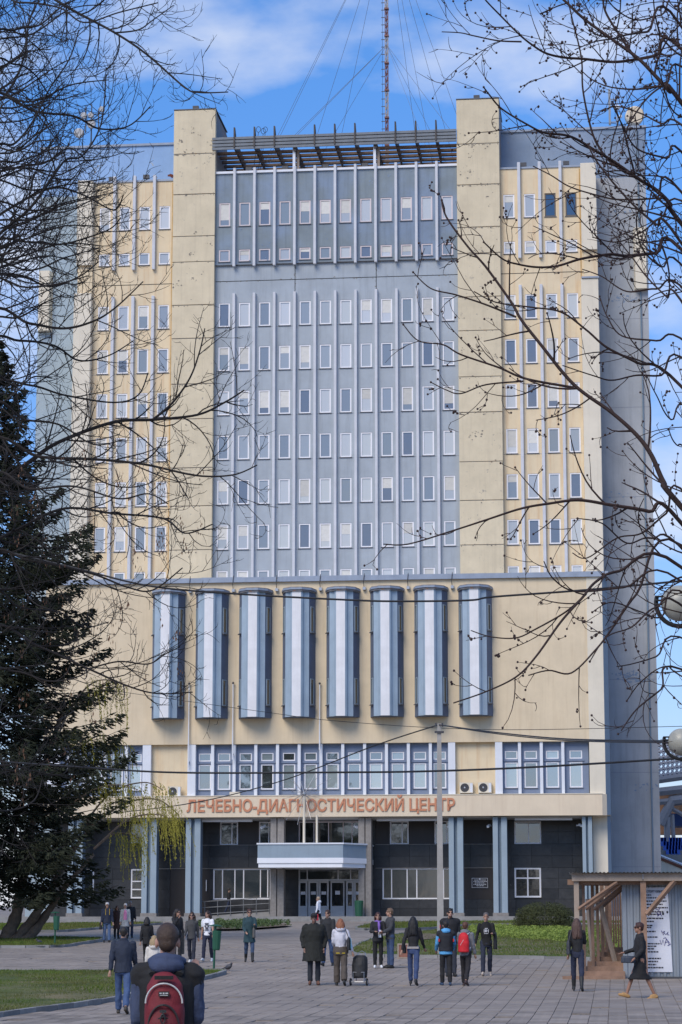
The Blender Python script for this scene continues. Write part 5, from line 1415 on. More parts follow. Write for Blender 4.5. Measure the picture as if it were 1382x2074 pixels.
def planting(name, label_, pix, n, s, mat, h, kind='stuff', soil=True):
    poly = gpoly(pix); xs = [p.x for p in poly]; ys = [p.y for p in poly]; V = []; Fc = []; cnt = 0
    clumps = []
    while cnt < n:
        x, y = random.uniform(min(xs), max(xs)), random.uniform(min(ys), max(ys))
        if not inpoly((x, y), poly): continue
        if noise.noise((x*1.3, y*.8, 1)) < -.25 and random.random() < .8: cnt += 1; continue
        z = gz(x, y) + .1
        for k in range(5):
            leafquad(V, Fc, Vector((x + random.gauss(0, .06), y + random.gauss(0, .06), z + random.uniform(.02, h))), Vector((random.gauss(0, 1), random.gauss(0, 1), .8)), s * random.uniform(.6, 1.3))
        cnt += 1
    me = bpy.data.meshes.new(name); me.from_pydata(V, [], Fc); me.materials.append(mat)
    o = tag(link(name, me), label_, 'plants', kind=kind)
    if soil:
        m = MB(); pl = poly if poly_ccw(poly) else list(reversed(poly)); m.face([(p.x, p.y, p.z + .112) for p in pl])
        me2 = m.mesh('bed_soil', M['soil']); bm = bmesh.new(); bm.from_mesh(me2); bmesh.ops.triangulate(bm, faces=bm.faces); bm.to_mesh(me2); bm.free(); tag(link('bed_soil', me2), kind='structure')
planting('ground_cover', 'bright yellow green ground cover plants on the right lawn', [(955, 1884), (1040, 1883), (1120, 1886), (1200, 1892), (1200, 1912), (1120, 1912), (1040, 1906), (965, 1898)], 2600, .07, M['ground_leaf'], .22, soil=False)
planting('flower_bed_plants', 'leafy green plants growing in the bed left of the entrance', [(408, 1885), (480, 1886), (560, 1881), (590, 1877), (560, 1875), (470, 1874), (410, 1875)], 700, .09, M['bed_leaf'], .3)
planting('young_plants', 'sparse green plants by the walkway posts', [(1232, 1935), (1262, 1937), (1262, 1895), (1240, 1900)], 160, .08, M['ground_leaf'], .3, soil=False)
# bare soil patches on the right lawn
for k, pix in enumerate(([(760, 1934), (830, 1934), (830, 1926), (760, 1927)], [(818, 1909), (880, 1907), (880, 1897), (826, 1898)])):
    poly = gpoly(pix); pl = poly if poly_ccw(poly) else list(reversed(poly)); m = MB(); m.face([(p.x, p.y, p.z + .128) for p in pl]); o = m.build('soil_patch', M['soil']); tag(o, kind='structure')
# pigeons
def pigeon(px, py, label, rz):
    g = ground(px, py); g.z += .02
    o = tag(empty('pigeon', g, rz), label, 'bird', 'pigeons on the paving')
    m = MB(); m.ball((0, 0, .13), (.075, .14, .075), 12, 8, 0, Matrix.Rotation(-.35, 3, 'X')); m.ball((0, -.13, .23), (.035, .042, .036)); m.capsule((0, -.09, .16), (0, -.125, .22), .045, .03, 8)
    m.raw([(-.035, .1, .13), (.035, .1, .13), (.045, .26, .07), (-.045, .26, .07), (-.03, .1, .10), (.03, .1, .10)], [(0, 1, 2, 3), (4, 3, 2, 5)]); m.build('body', pmat('pigeon_grey', (.06, .06, .07), .6, .3, 12), o, True)
    m = MB(); m.tube([(0, -.165, .23), (0, -.195, .222)], [.01, .003], 5)
    for s_ in (-1, 1): m.tube([(s_*.03, 0, .08), (s_*.03, -.01, 0), (s_*.03, -.04, 0)], .007, 4)
    m.build('beak_and_legs', M['mast_red'], o)
pigeon(463, 1969, 'dark pigeon standing on the paving by the lawn tip', .8)
pigeon(80, 1915, 'dark pigeon on the grass under the leaning trunks', -1)

# ---------------------------------------------------------------- the park behind the viewpoint (seen only as reflections in the windows)
random.seed(50)
V = []; Fc = []; tk = MB()
for k in range(26):
    x = -95 + 7.6*k + random.uniform(-2, 2); y = -38 - random.uniform(0, 26); h = random.uniform(13, 24); tk.tube([(x, y, 0), (x, y, h*.7)], [.3, .1], 6)
    for _ in range(420):
        q = random.random(); r = h*.26*math.sin(3.0*min(1, q*.9 + .12)); a = random.uniform(0, 6.28); rr = r*math.sqrt(random.random())
        leafquad(V, Fc, Vector((x + rr*math.cos(a), y + rr*math.sin(a), h*(.18 + .82*q))), Vector((random.gauss(0, 1), random.gauss(0, 1), random.gauss(0, 1))), random.uniform(.5, 1.2))
b0 = len(V); V += tk.v; Fc += [tuple(i + b0 for i in f_) for f_ in tk.f]
me = bpy.data.meshes.new('park_trees'); me.from_pydata(V, [], Fc); me.materials.append(M['park'])
tag(link('park_trees', me), 'dark belt of park trees behind the viewpoint, mirrored in the windows', 'trees', kind='stuff')

# ================================================================== PEOPLE
_cm = {}
def cm(col, rough=.85, var=.12, sheen=0):
    k = (tuple(round(c, 3) for c in col), rough)
    if k not in _cm: _cm[k] = pmat('cloth', tuple(col), rough, var, 9, 0, None, .25, 90)
    return _cm[k]
def skinm(c=(.42, .24, .165)):
    k = ('skin', c)
    if k not in _cm: _cm[k] = pmat('skin', c, .55, .08, 14)
    return _cm[k]
def hairm(c):
    k = ('hair', c)
    if k not in _cm: _cm[k] = pmat('hair', c, .55, .35, 40, 0, None, .5, 120)
    return _cm[k]
scratch = bpy.data.scenes.new('scratch'); SVL = scratch.view_layers[0]
def solid(mb_, name, mats, voxel, dec, smooth=2, wrinkle=0.0, parent=None):
    """one continuous skin over the given volumes"""
    me = mb_.mesh('tmp', mats[0] if isinstance(mats, (list, tuple)) else mats)
    o = bpy.data.objects.new('tmp', me); scratch.collection.objects.link(o)
    r = o.modifiers.new('r', 'REMESH'); r.mode = 'VOXEL'; r.voxel_size = voxel
    if smooth: s = o.modifiers.new('s', 'SMOOTH'); s.factor = .5; s.iterations = smooth
    if dec < 1: d = o.modifiers.new('d', 'DECIMATE'); d.ratio = dec
    SVL.update()
    out = bpy.data.meshes.new_from_object(o.evaluated_get(SVL.depsgraph))
    bpy.data.objects.remove(o); bpy.data.meshes.remove(me)
    out.name = name; out.materials.clear()
    for mm in (mats if isinstance(mats, (list, tuple)) else [mats]): out.materials.append(mm)
    if wrinkle:
        n = len(out.vertices); co = np.empty(n*3); no = np.empty(n*3)
        out.vertices.foreach_get('co', co); out.vertices.foreach_get('normal', no); co = co.reshape(-1, 3); no = no.reshape(-1, 3)
        for i in range(n):
            p = co[i]; co[i] += no[i] * wrinkle * (noise.noise((p[0]*9, p[1]*9, p[2]*16)) + .6*noise.noise((p[0]*22, p[1]*22, p[2]*30)))
        out.vertices.foreach_set('co', co.ravel())
    out.polygons.foreach_set('use_smooth', [True]*len(out.polygons)); out.update()
    return link(name, out, parent)
def V3(*a): return Vector(a)
def rotx(v, a): return Vector((v.x, v.y*math.cos(a) - v.z*math.sin(a), v.y*math.sin(a) + v.z*math.cos(a)))

def person(label, px, fy, hy, rot, top=(.03, .03, .035), topkind='jacket', legs=(.03, .035, .05), legkind='trousers', shoes=(.02, .02, .02), hair=(.03, .02, .015), hairkind='short',
           skin=(.42, .24, .165), fat=1.0, legL=(.0, .0), legR=(.0, .0), armL=(.05, .12, .25, 0), armR=(.05, .12, .25, 0), headrot=0.0, hood=None, collar=None, inner=None, hat=None,
           glasses=False, female=False, boots=False, pos=None, extras=(), lean=0.0, hem=None, vox=1.0, foot_on=None, heel=0.0):
    """a clothed figure; leg = (swing, knee bend), arm = (swing forward, spread, elbow, inward turn)"""
    if pos is None:
        g = ground(px, fy); g.z += .022
    else: g = pos
    p_ = FPX / g.y
    Hh = (fy - hy) / p_ if pos is None or fy else hy
    if hat: Hh -= .03
    k = Hh / 1.75
    root_z = 0.0
    J = {}
    for s, (th, kb), nm in ((1, legL, 'L'), (-1, legR, 'R')):
        hip = V3(s*.088, 0, .92); knee = hip + V3(s*.008, -math.sin(th)*.43, -math.cos(th)*.43); an = knee + V3(s*.0, -math.sin(th-kb)*.41, -math.cos(th-kb)*.41)
        J['hip'+nm], J['knee'+nm], J['an'+nm] = hip, knee, an; J['ft'+nm] = th - kb
    low = min(J['anL'].z, J['anR'].z); dz = .085 + heel - low
    for kk in list(J):
        if isinstance(J[kk], Vector): J[kk] = J[kk] + V3(0, 0, dz)
    up = V3(0, 0, dz)
    def T(v):                                  # torso point: lean about the hips
        v = Vector(v); q = v - V3(0, 0, .95); q = rotx(q, lean); return q + V3(0, 0, .95) + up
    shw = (.178 if not female else .158) * (1 + (fat-1)*.5)
    for s, (a, b, e, inn), nm in ((1, armL, 'L'), (-1, armR, 'R')):
        sh = T((s*shw, .005, 1.415)); d = V3(s*math.sin(b), -math.sin(a)*math.cos(b), -math.cos(a)*math.cos(b)); el = sh + d*.285
        d2 = V3(s*math.sin(b)*(1-abs(inn)) - s*inn, -math.sin(a+e), -math.cos(a+e)); d2.normalize(); wr = el + d2*.25
        J['sh'+nm], J['el'+nm], J['wr'+nm], J['hd'+nm] = sh, el, wr, d2
    # ---- body: one skin
    m = MB()
    m.loft([(T((0,0,z)).z, rx*.9, ry*.9, 0, T((0,0,z)).y) for z, rx, ry in ((.86, .15, .11), (.98, .145, .10), (1.10, .125, .09), (1.28, .145, .105), (1.40, .14, .08), (1.46, .07, .06))], 14)
    nk0, nk1 = T((0, .01, 1.42)), T((0, -.012, 1.57)); m.capsule(nk0, nk1, .056, .052, 10)
    hc = T((0, -.015, 1.64)); R = Matrix.Rotation(headrot, 3, 'Z')
    def Hd(x, y, z): return hc + R @ V3(x, y, z - 1.64)
    m.ball(Hd(0, .012, 1.658), (.074, .094, .092), 16, 12, 0, R); m.ball(Hd(0, -.028, 1.585), (.054, .064, .062), 12, 10, 0, R)
    m.capsule(Hd(0, -.088, 1.648), Hd(0, -.108, 1.612), .010, .015, 8); m.ball(Hd(0, -.088, 1.572), (.024, .012, .008), 8, 6, 0, R)
    m.ball(Hd(0, -.08, 1.675), (.052, .016, .012), 10, 6, 0, R); m.ball(Hd(0, -.072, 1.538), (.024, .02, .018), 8, 6)
    for s in (-1, 1): m.ball(Hd(s*.077, .008, 1.622), (.012, .021, .034), 8, 6, 0, R)
    for nm, s in (('L', 1), ('R', -1)):
        m.capsule(J['hip'+nm], J['knee'+nm], .078, .052); m.capsule(J['knee'+nm], J['an'+nm], .052, .036)
        ft = J['an'+nm]; fa = J['ft'+nm]*.8; tip = ft + V3(s*.02, -.15*math.cos(fa), -.055 - heel*.5 + .15*math.sin(fa)); m.capsule(ft + V3(0, .04, -.05), tip, .034, .03, 8)
        m.capsule(J['sh'+nm], J['el'+nm], .046, .038); m.capsule(J['el'+nm], J['wr'+nm], .037, .026)
        wr, d = J['wr'+nm], J['hd'+nm]; side = d.cross(V3(0, -1, 0) if abs(d.y) < .8 else V3(0, 0, 1)).normalized(); nrm = side.cross(d).normalized()
        m.capsule(wr + d*.03, wr + d*.075, .024, .03, 8, 0, 1.0)
        for q, ln in zip((-.027, -.009, .009, .027), (.062, .075, .07, .055)):
            b0 = wr + d*.085 + side*q; b1 = b0 + d*ln*.5 - nrm*.004*s; b2 = b1 + d*ln*.38 + V3(0, -.012, 0); m.capsule(b0, b1, .0095, .009, 6); m.capsule(b1, b2, .009, .008, 6)
        inw = V3(-s, -.6, 0).normalized(); m.capsule(wr + d*.04 + inw*.018, wr + d*.085 + inw*.04, .011, .009, 6)
    body = solid(m, 'person', skinm(skin), .0095 / k * vox, .16, 1)
    body.location = g; body.rotation_euler = (0, 0, rot); body.scale = (k, k, k)
    tag(body, label, 'person', 'people on the square')
    F = fat
    # ---- face details
    fm = MB()
    if hairkind != 'hidden':
        for s in (-1, 1):
            fm.ball(Hd(s*.030, -.086, 1.645), (.013, .008, .006), 8, 6, 0, R); fm.ball(Hd(s*.031, -.090, 1.664), (.018, .006, .004), 8, 6, 1, R)
        fm.ball(Hd(0, -.096, 1.571), (.022, .006, .006), 8, 6, 2, R)
        if glasses:
            for s in (-1, 1): fm.ball(Hd(s*.033, -.096, 1.645), (.027, .010, .020), 10, 8, 0, R); fm.tube([Hd(s*.06, -.085, 1.65), Hd(s*.078, .01, 1.645)], .004, 4)
            fm.tube([Hd(-.03, -.1, 1.65), Hd(.03, -.1, 1.65)], .005, 4)
        fm.build('face', [cm((.015, .012, .012), .3), hairm(hair), cm((.30, .10, .09), .5)], body, True)
    # ---- hair
    hm = MB()
    if hairkind in ('short', 'buzz'):
        t = .010 if hairkind == 'short' else .004
        hm.ball(Hd(0, .020, 1.674), (.076 + t, .094 + t, .085 + t), 16, 12, 0, R); hm.ball(Hd(0, .062, 1.625), (.062, .05, .065), 12, 8, 0, R)
        if hairkind == 'short':
            for q in range(10): a = random.uniform(-1.2, 1.2); hm.ball(Hd(.06*math.sin(a), -.045 + .05*abs(math.sin(a)), 1.735 + random.uniform(-.01, .008)), (.03, .035, .018), 8, 6, 0, R)
    elif hairkind in ('long', 'bob', 'bun'):
        hm.ball(Hd(0, .020, 1.676), (.086, .104, .092), 16, 12, 0, R); hm.ball(Hd(0, .06, 1.62), (.08, .06, .085), 12, 8, 0, R)
        L = {'long': 1.26, 'bob': 1.47, 'bun': 1.6}[hairkind]
        if hairkind != 'bun':
            for q in range(9):
                a = -1.75 + 3.5*q/8; b0 = Hd(.082*math.sin(a), .03 + .085*math.cos(a), 1.66); z1 = L + random.uniform(-.03, .05); spread = .092 if hairkind == 'bob' else .105
                b1 = Hd(spread*math.sin(a), .045 + .10*math.cos(a), 1.5); b2 = Hd(spread*1.12*math.sin(a) + random.gauss(0, .01), .06 + .115*math.cos(a), z1)
                hm.tube([b0, b0.lerp(b1, .5) + R @ V3(.012*math.sin(a), .012, 0), b1, b2], [.028, .030, .030, .014], 8)
            for q in range(4):
                a = -.7 + 1.4*q/3; hm.tube([Hd(.06*math.sin(a), .10, 1.6), Hd(.09*math.sin(a), .125, 1.5), Hd(.1*math.sin(a), .135, L)], [.04, .045, .02], 8)
    if hm.v and not (hat == 'hood'): solid(hm, 'hair', hairm(hair), .011 * vox, .35, 1, .004, body)
    if hat == 'cap':
        c = MB(); c.ball(Hd(0, .012, 1.695), (.092, .108, .075), 16, 10, 0, R); c.ball(Hd(0, -.10, 1.70), (.07, .07, .012), 12, 6, 0, R); solid(c, 'cap', cm((.015, .015, .016)), .011, .4, 1, 0, body)
    if hat == 'hood':
        c = MB(); c.ball(Hd(0, .03, 1.655), (.105, .12, .125), 16, 12, 0, R); c.ball(Hd(0, .05, 1.53), (.11, .09, .07), 12, 8, 0, R); solid(c, 'hood', cm(hood), .012, .4, 2, .005, body)
    # ---- lower clothing
    lm_ = MB()
    bt = legs
    if legkind in ('trousers', 'jeans', 'wide'):
        w = {'trousers': 1.0, 'jeans': .93, 'wide': 1.2}[legkind] * (1 + (F-1)*.6)
        lm_.loft([(z + dz, rx*w, ry*w, 0, 0) for z, rx, ry in ((.80, .145, .115), (.88, .168, .128), (.96, .160, .118), (1.03, .150, .108))], 16)
        for nm in 'LR':
            h_, kn, an = J['hip'+nm], J['knee'+nm], J['an'+nm]
            wk = (.068 if legkind != 'wide' else .082); wa = {'trousers': .060, 'jeans': .052, 'wide': .085}[legkind]
            lm_.capsule(h_ + V3(0, 0, .02), kn, .092*w, wk); e_ = an.lerp(kn, .06) if not boots else an.lerp(kn, .45)
            lm_.tube([kn, kn.lerp(e_, .5) + V3(0, .012, 0), e_ + V3(0, 0, -.02)], [wk, (wk+wa)/2 + .006, wa], 12)
        solid(lm_, 'trousers', cm(legs, .85), .0125 * vox, .35, 2, .012, body)
    elif legkind == 'skirt':
        y_ = (J['kneeL'].y + J['kneeR'].y)/2
        lm_.loft([(.47 + dz, .225, .215 + abs(J['kneeL'].y - J['kneeR'].y)*.25, 0, y_*.7), (.62 + dz, .195, .18, 0, y_*.4), (.80 + dz, .18, .14, 0, 0), (.98 + dz, .155, .115, 0, 0)], 18)
        solid(lm_, 'skirt', cm(legs), .014, .4, 2, .012, body)
    # ---- upper clothing
    tm = MB()
    hemz = hem if hem is not None else {'jacket': .84, 'shirt': .90, 'coat': .52, 'parka': .66, 'crop': .97, 'dress_coat': .55}[topkind]
    puff = {'jacket': 1.0, 'shirt': .90, 'coat': 1.05, 'parka': 1.12, 'crop': .95, 'dress_coat': 1.0}[topkind]
    fw = .90 if female else 1.0
    ringdef = [(hemz, .178, .138), (max(hemz + .03, .86), .178, .136), (1.05, .158*(.95 if female else 1), .120), (1.20, .175, .130), (1.33, .188, .128), (1.42, .165, .100), (1.475, .10, .085), (1.50, .075, .075)]
    if hemz > .9: ringdef = [(hemz, .165, .125)] + ringdef[2:]
    if hemz < .7: ringdef[0] = (hemz, .21, .175)
    rings = []
    for z, rx, ry in ringdef:
        c_ = T((0, 0, z)) if z > .95 else V3(0, 0, z) + up
        rings.append((c_.z, rx*puff*fw*F, ry*puff*(1 + (F-1)*1.3), 0, c_.y))
    tm.loft(rings, 18)
    ss = 1.0 if topkind != 'shirt' else .9
    for nm in 'LR':
        sh, el, wr = J['sh'+nm], J['el'+nm], J['wr'+nm]
        if topkind == 'shirt' and inner == 'short_sleeve':
            tm.capsule(sh, sh.lerp(el, .6), .066, .070)
        else:
            q = puff * ss * (1 + (F-1)*.4) * (.92 if female else 1)
            tm.capsule(sh, el, .070*q, .058*q); tm.tube([el, el.lerp(wr, .55), wr + J['hd'+nm]*.012], [.058*q, .052*q, .045*q], 10)
    if collar:
        c0 = T((0, .0, 1.485)); tm.tube([c0 + V3(.068*math.cos(a), .066*math.sin(a), .018*math.sin(a)) for a in [i*.5236 for i in range(13)]], .026 if collar is True else collar, 8)
    solid(tm, {'shirt': 'shirt', 'coat': 'coat', 'parka': 'coat', 'dress_coat': 'coat'}.get(topkind, 'jacket'), cm(top), .0125 * vox, .35, 2, .013, body)
    if hood and hat != 'hood':
        hb = MB(); c0 = T((0, .095, 1.475))
        hb.ball(c0, (.125, .075, .06)); hb.tube([T((.10*math.cos(a), .03 + .085*math.sin(a), 1.515 - .012*math.cos(2*a))) for a in [math.radians(-35 + i*25) for i in range(11)]], .034, 8); solid(hb, 'hood', cm(hood), .012 * vox, .4, 1, .008, body)
    # ---- shoes
    for nm, s in (('L', 1), ('R', -1)):
        an, kn = J['an'+nm], J['knee'+nm]; fa = J['ft'+nm]*.75; sm2 = MB()
        hl = an + V3(0, .05, -.05); tip = an + V3(s*.022, -.165*math.cos(fa), -.05 - heel*.6 + .165*math.sin(fa))
        sm2.capsule(hl, tip, .040, .036, 10); sm2.capsule(an + V3(0, .012, -.02), an.lerp(tip, .5) + V3(0, 0, .012), .043, .036, 10)
        if heel: sm2.tube([hl + V3(0, .02, 0), hl + V3(0, .03, -heel - .035)], [.025, .014], 8)
        if boots: sm2.capsule(an, an.lerp(kn, .5), .048, .062, 10)
        solid(sm2, 'shoe', cm(shoes, .6), .011, .4, 1, 0, body)
    for ex in extras: ex(body, J, T, Hd, dz)
    return body

def patch(body, name, mat, boxes):
    m = MB()
    for (x0, x1, y0, y1, z0, z1) in boxes: m.box(x0, x1, y0, y1, z0, z1)
    return m.build(name, mat, body)
def ex_backpack(col, col2, big=1.0, detail=False):
    def f_(body, J, T, Hd, dz):
        m = MB(); c = T((0, .215, 1.20)); sh_ = .155*big
        m.loft([(c.z - .27*big, sh_*.85, .075, 0, c.y - .005), (c.z - .25*big, sh_, .10, 0, c.y), (c.z, sh_*1.02, .105, 0, c.y), (c.z + .17*big, sh_*.9, .085, 0, c.y - .01), (c.z + .25*big, sh_*.55, .055, 0, c.y - .03), (c.z + .27*big, sh_*.2, .03, 0, c.y - .04)], 18)
        bp = solid(m, 'backpack', cm(col, .7), .012, .5, 2, .006, body)
        if detail:
            m = MB(); m.loft([(c.z - .25*big, sh_*.75, .05, 0, c.y + .075), (c.z - .1, sh_*.82, .06, 0, c.y + .075), (c.z - .0, sh_*.55, .04, 0, c.y + .06)], 16); solid(m, 'pocket', cm(tuple(q*.8 for q in col), .7), .01, .5, 2, .004, body)
            def arc(zc, w, h, y, r, mt, nm_):
                m = MB(); m.tube([V3(w*math.cos(a), y - .035*abs(math.cos(a)), zc + h*math.sin(a)) for a in [math.pi*i/16 for i in range(17)]], r, 6); m.build(nm_, mt, body)
            arc(c.z + .03, sh_*.92, .13, c.y + .102, .006, cm((.55, .55, .53), .5), 'zip'); arc(c.z - .12, sh_*.75, .14, c.y + .128, .008, cm((.03, .02, .02), .6), 'piping'); arc(c.z - .16, sh_*.58, .10, c.y + .132, .005, cm((.03, .02, .02), .6), 'piping')
            patch(body, 'carry_handle', cm((.015, .014, .014)), [(-.062, .062, c.y + .075, c.y + .105, c.z + .185, c.z + .21)])
            lb = patch(body, 'label_patch', cm((.02, .018, .018)), [(-.038, .034, c.y + .098, c.y + .108, c.z + .075, c.z + .108)])
            m = MB(); m.box(-.030, -.012, c.y + .108, c.y + .110, c.z + .092, c.z + .100); m.box(-.006, .006, c.y + .108, c.y + .110, c.z + .09, c.z + .101); m.box(.012, .028, c.y + .108, c.y + .110, c.z + .092, c.z + .100); m.box(-.028, .024, c.y + .108, c.y + .110, c.z + .081, c.z + .085); m.build('label_print', cm((.5, .5, .5)), body)
            m = MB(); m.box(-.022, .022, c.y + .13, c.y + .145, c.z - .03, c.z - .012); m.tube([V3(.015*math.cos(a), c.y + .148, c.z - .07 + .03*math.sin(a)) for a in [i*.5236 for i in range(13)]], .005, 6); m.box(-.006, .006, c.y + .138, c.y + .146, c.z - .06, c.z - .02); m.build('clip', cm((.02, .02, .02), .4), body)
            for s_ in (-1, 1):
                m = MB(); m.tube([V3(s_*.13, c.y + .0, c.z - .2), V3(s_*.19, c.y - .07, c.z - .22)], .012, 6); m.build('side_strap', cm((.015, .014, .014)), body)
        else:
            m = MB(); a = V3(-.03, c.y + .108, c.z + .09)
            for q in range(6): m.cbox((-.02 + q*.016, c.y + .108, c.z + .06 - q*.025), (.012, .006, .016), 0)
            m.build('print', cm(col2, .6), body)
        for s_ in (-1, 1):
            st_ = MB(); st_.tube([T((s_*.09, .13, 1.42)), T((s_*.105, .02, 1.485)), T((s_*.12, -.13, 1.36)), T((s_*.13, -.10, 1.15)), T((s_*.14, .1, 1.02))], .017, 6, 0, True, 1.6); st_.build('strap', cm(col2 if not detail else (.02, .02, .02)), body)
    return f_
def ex_bag(side, col, w=.13, h=.16, zc=.98, strap=True, y=.02, x=.25):
    def f_(body, J, T, Hd, dz):
        c = V3(side*x, y, zc + dz); m = MB(); m.loft([(c.z - h, .05, w, c.x, c.y), (c.z - h*.9, .058, w*1.05, c.x, c.y), (c.z + h*.6, .05, w, c.x, c.y), (c.z + h, .03, w*.8, c.x, c.y)], 14); solid(m, 'bag', cm(col, .6), .012, .5, 1, .004, body)
        if strap: m = MB(); m.tube([c + V3(0, w*.7, h*.8), T((side*.13, .07, 1.48)), c + V3(0, -w*.7, h*.8)], .011, 6); m.build('strap', cm(col, .6), body)
    return f_
def ex_print(col, boxes, y):
    def f_(body, J, T, Hd, dz): patch(body, 'chest_print', cm(col), [(a, b, y, y + .006, c + dz, d + dz) for a, b, c, d in boxes])
    return f_
def ex_box(name, col, x0, x1, y0, y1, z0, z1):
    def f_(body, J, T, Hd, dz): patch(body, name, cm(col), [(x0, x1, y0, y1, z0 + dz, z1 + dz)])
    return f_
def ex_scarf(col):
    def f_(body, J, T, Hd, dz):
        m = MB(); c0 = T((0, 0, 1.47)); m.tube([c0 + V3(.085*math.cos(a), .082*math.sin(a), .01*math.sin(2*a)) for a in [i*.5236 for i in range(13)]], .035, 8); m.tube([T((.02, -.09, 1.46)), T((.03, -.14, 1.34)), T((.03, -.15, 1.12))], [.035, .045, .03], 8, 0, True, 1.5); solid(m, 'scarf', cm(col), .012, .5, 1, .01, body)
    return f_
def ex_open_front(col, w=.06, z0=.9, z1=1.45, y=-.135):
    def f_(body, J, T, Hd, dz):
        m = MB(); m.loft([(z0 + dz, w*1.1, .03, 0, y + .012), (1.1 + dz, w, .03, 0, y + .015), (1.3 + dz, w, .03, 0, y + .01), (z1 + dz, w*.6, .03, 0, y + .05)], 12); solid(m, 'inner_top', cm(col), .011, .5, 1, .004, body)
    return f_
def ex_vest(col, hem=.9, F=1.0):
    def f_(body, J, T, Hd, dz):
        G = 1 + (F - 1)*1.35; m = MB(); m.loft([(z + dz, rx*F, ry*G, 0, y) for z, rx, ry, y in ((hem, .196, .154, 0), (1.05, .184, .142, 0), (1.22, .196, .150, 0), (1.35, .206, .150, 0), (1.42, .205, .126, 0), (1.455, .165, .115, .005), (1.485, .11, .10, .005))], 20)
        for nm in 'LR': m.capsule(J['sh'+nm] + V3(0, 0, -.004), V3(J['sh'+nm].x*.35, J['sh'+nm].y + .02, J['sh'+nm].z + .022), .080*F, .072*F); m.capsule(J['sh'+nm], J['sh'+nm].lerp(J['el'+nm], .14), .078*F, .074*F)
        solid(m, 'vest', cm(col), .0115, .4, 2, .009, body)
    return f_

random.seed(40)
BLK = (.018, .018, .02); JEAN = (.055, .095, .20); DJEAN = (.025, .035, .07)
# foreground man with the red backpack
fgp = Vector(((345 - 691) / 290.0, 16.9, .0))
def ex_phone(body, J, T, Hd, dz): patch(body, 'phone', cm((.015, .015, .016), .3), [(-.112, -.096, -.06, .0, 1.55 + dz, 1.69 + dz)])
fg = person('man with red backpack and navy hoodie walking away nearest to the camera', 345, 2386, 1873, math.pi, top=(.05, .068, .125), legs=DJEAN, hair=(.055, .032, .02), hairkind='buzz', hood=(.045, .062, .12), fat=.97, pos=fgp, armR=(.10, .10, 2.72, .16), armL=(.05, .07, .5, .1), vox=.8,
            extras=(ex_vest((.014, .014, .015), .88, 1.0), ex_backpack((.17, .013, .02), (.3, .3, .3), .86, True), ex_phone), legL=(.15, .1), legR=(-.15, .1), skin=(.45, .25, .18))
person('person in a pale hooded jacket half hidden behind the backpack man', 311, 2040, 1904, math.pi, top=(.62, .58, .52), hood=(.62, .58, .52), legs=DJEAN, hair=(.35, .25, .13), hairkind='bob', female=True)
person('man in navy quilted jacket and blue jeans walking away at the left', 248, 2057, 1886, math.pi, top=(.022, .030, .052), legs=JEAN, legkind='trousers', hair=(.02, .016, .014), fat=1.1, collar=.035, legL=(.26, .08), legR=(-.30, .28), armL=(-.3, .12, .2, 0), armR=(.3, .12, .3, 0), shoes=(.05, .04, .03))
person('white haired man in open navy jacket with yellow lining and jeans', 216, 1910, 1832, .25, top=(.022, .03, .055), legs=(.08, .13, .24), hair=(.62, .60, .58), fat=1.12, collar=.03, extras=(ex_open_front((.03, .035, .05), .06), ex_box('yellow_lining', (.45, .30, .05), -.10, -.075, -.15, -.12, 1.2, 1.48), ex_box('yellow_lining', (.45, .30, .05), .075, .10, -.15, -.12, 1.2, 1.48), ex_bag(-1, BLK, .12, .16, .72, False, -.02, .28)), glasses=True, legL=(.12, .05), legR=(-.1, .1))
person('white haired woman in pink top and pale grey coat', 253, 1907, 1834, .1, top=(.40, .40, .39), topkind='coat', hem=.66, legs=BLK, hair=(.66, .63, .60), hairkind='bun', fat=1.1, female=True, extras=(ex_open_front((.60, .22, .38), .085, .98, 1.45, -.148), ex_bag(1, BLK, .12, .12, .80, True, 0, .30)), legL=(.1, .05))
person('person in brown coat just behind the white haired couple', 236, 1903, 1838, .4, top=(.065, .028, .02), topkind='coat', legs=BLK, hair=(.10, .045, .02), hairkind='bob', female=True)
person('grey haired man in black behind the woman in pink', 263, 1901, 1829, .2, top=BLK, legs=DJEAN, hair=(.30, .27, .24), fat=1.1)
person('woman all in black with dark bob walking away left of the backpack man', 297, 1958, 1862, math.pi - .2, top=(.012, .012, .013), topkind='coat', hem=.78, legs=(.012, .012, .013), hair=(.012, .01, .009), hairkind='bob', female=True, legL=(.26, .1), legR=(-.3, .3), armL=(-.25, .1, .2, 0), armR=(.25, .1, .3, 0))
person('long haired woman in black jacket and sunglasses looking right', 358, 1946, 1847, .55, top=BLK, legs=BLK, hair=(.02, .014, .011), hairkind='long', female=True, glasses=True, headrot=.5, armR=(.9, .1, 1.6, .3), legL=(.1, .05))
person('woman in dark grey hoodie and sunglasses with long brown hair', 388, 1952, 1851, -.1, top=(.055, .055, .056), hood=(.05, .05, .051), legs=(.022, .025, .04), legkind='jeans', hair=(.05, .026, .015), hairkind='long', female=True, glasses=True, shoes=(.7, .7, .7), legL=(.32, .1), legR=(-.25, .25), armL=(-.3, .1, .25, 0), armR=(.3, .1, .35, 0))
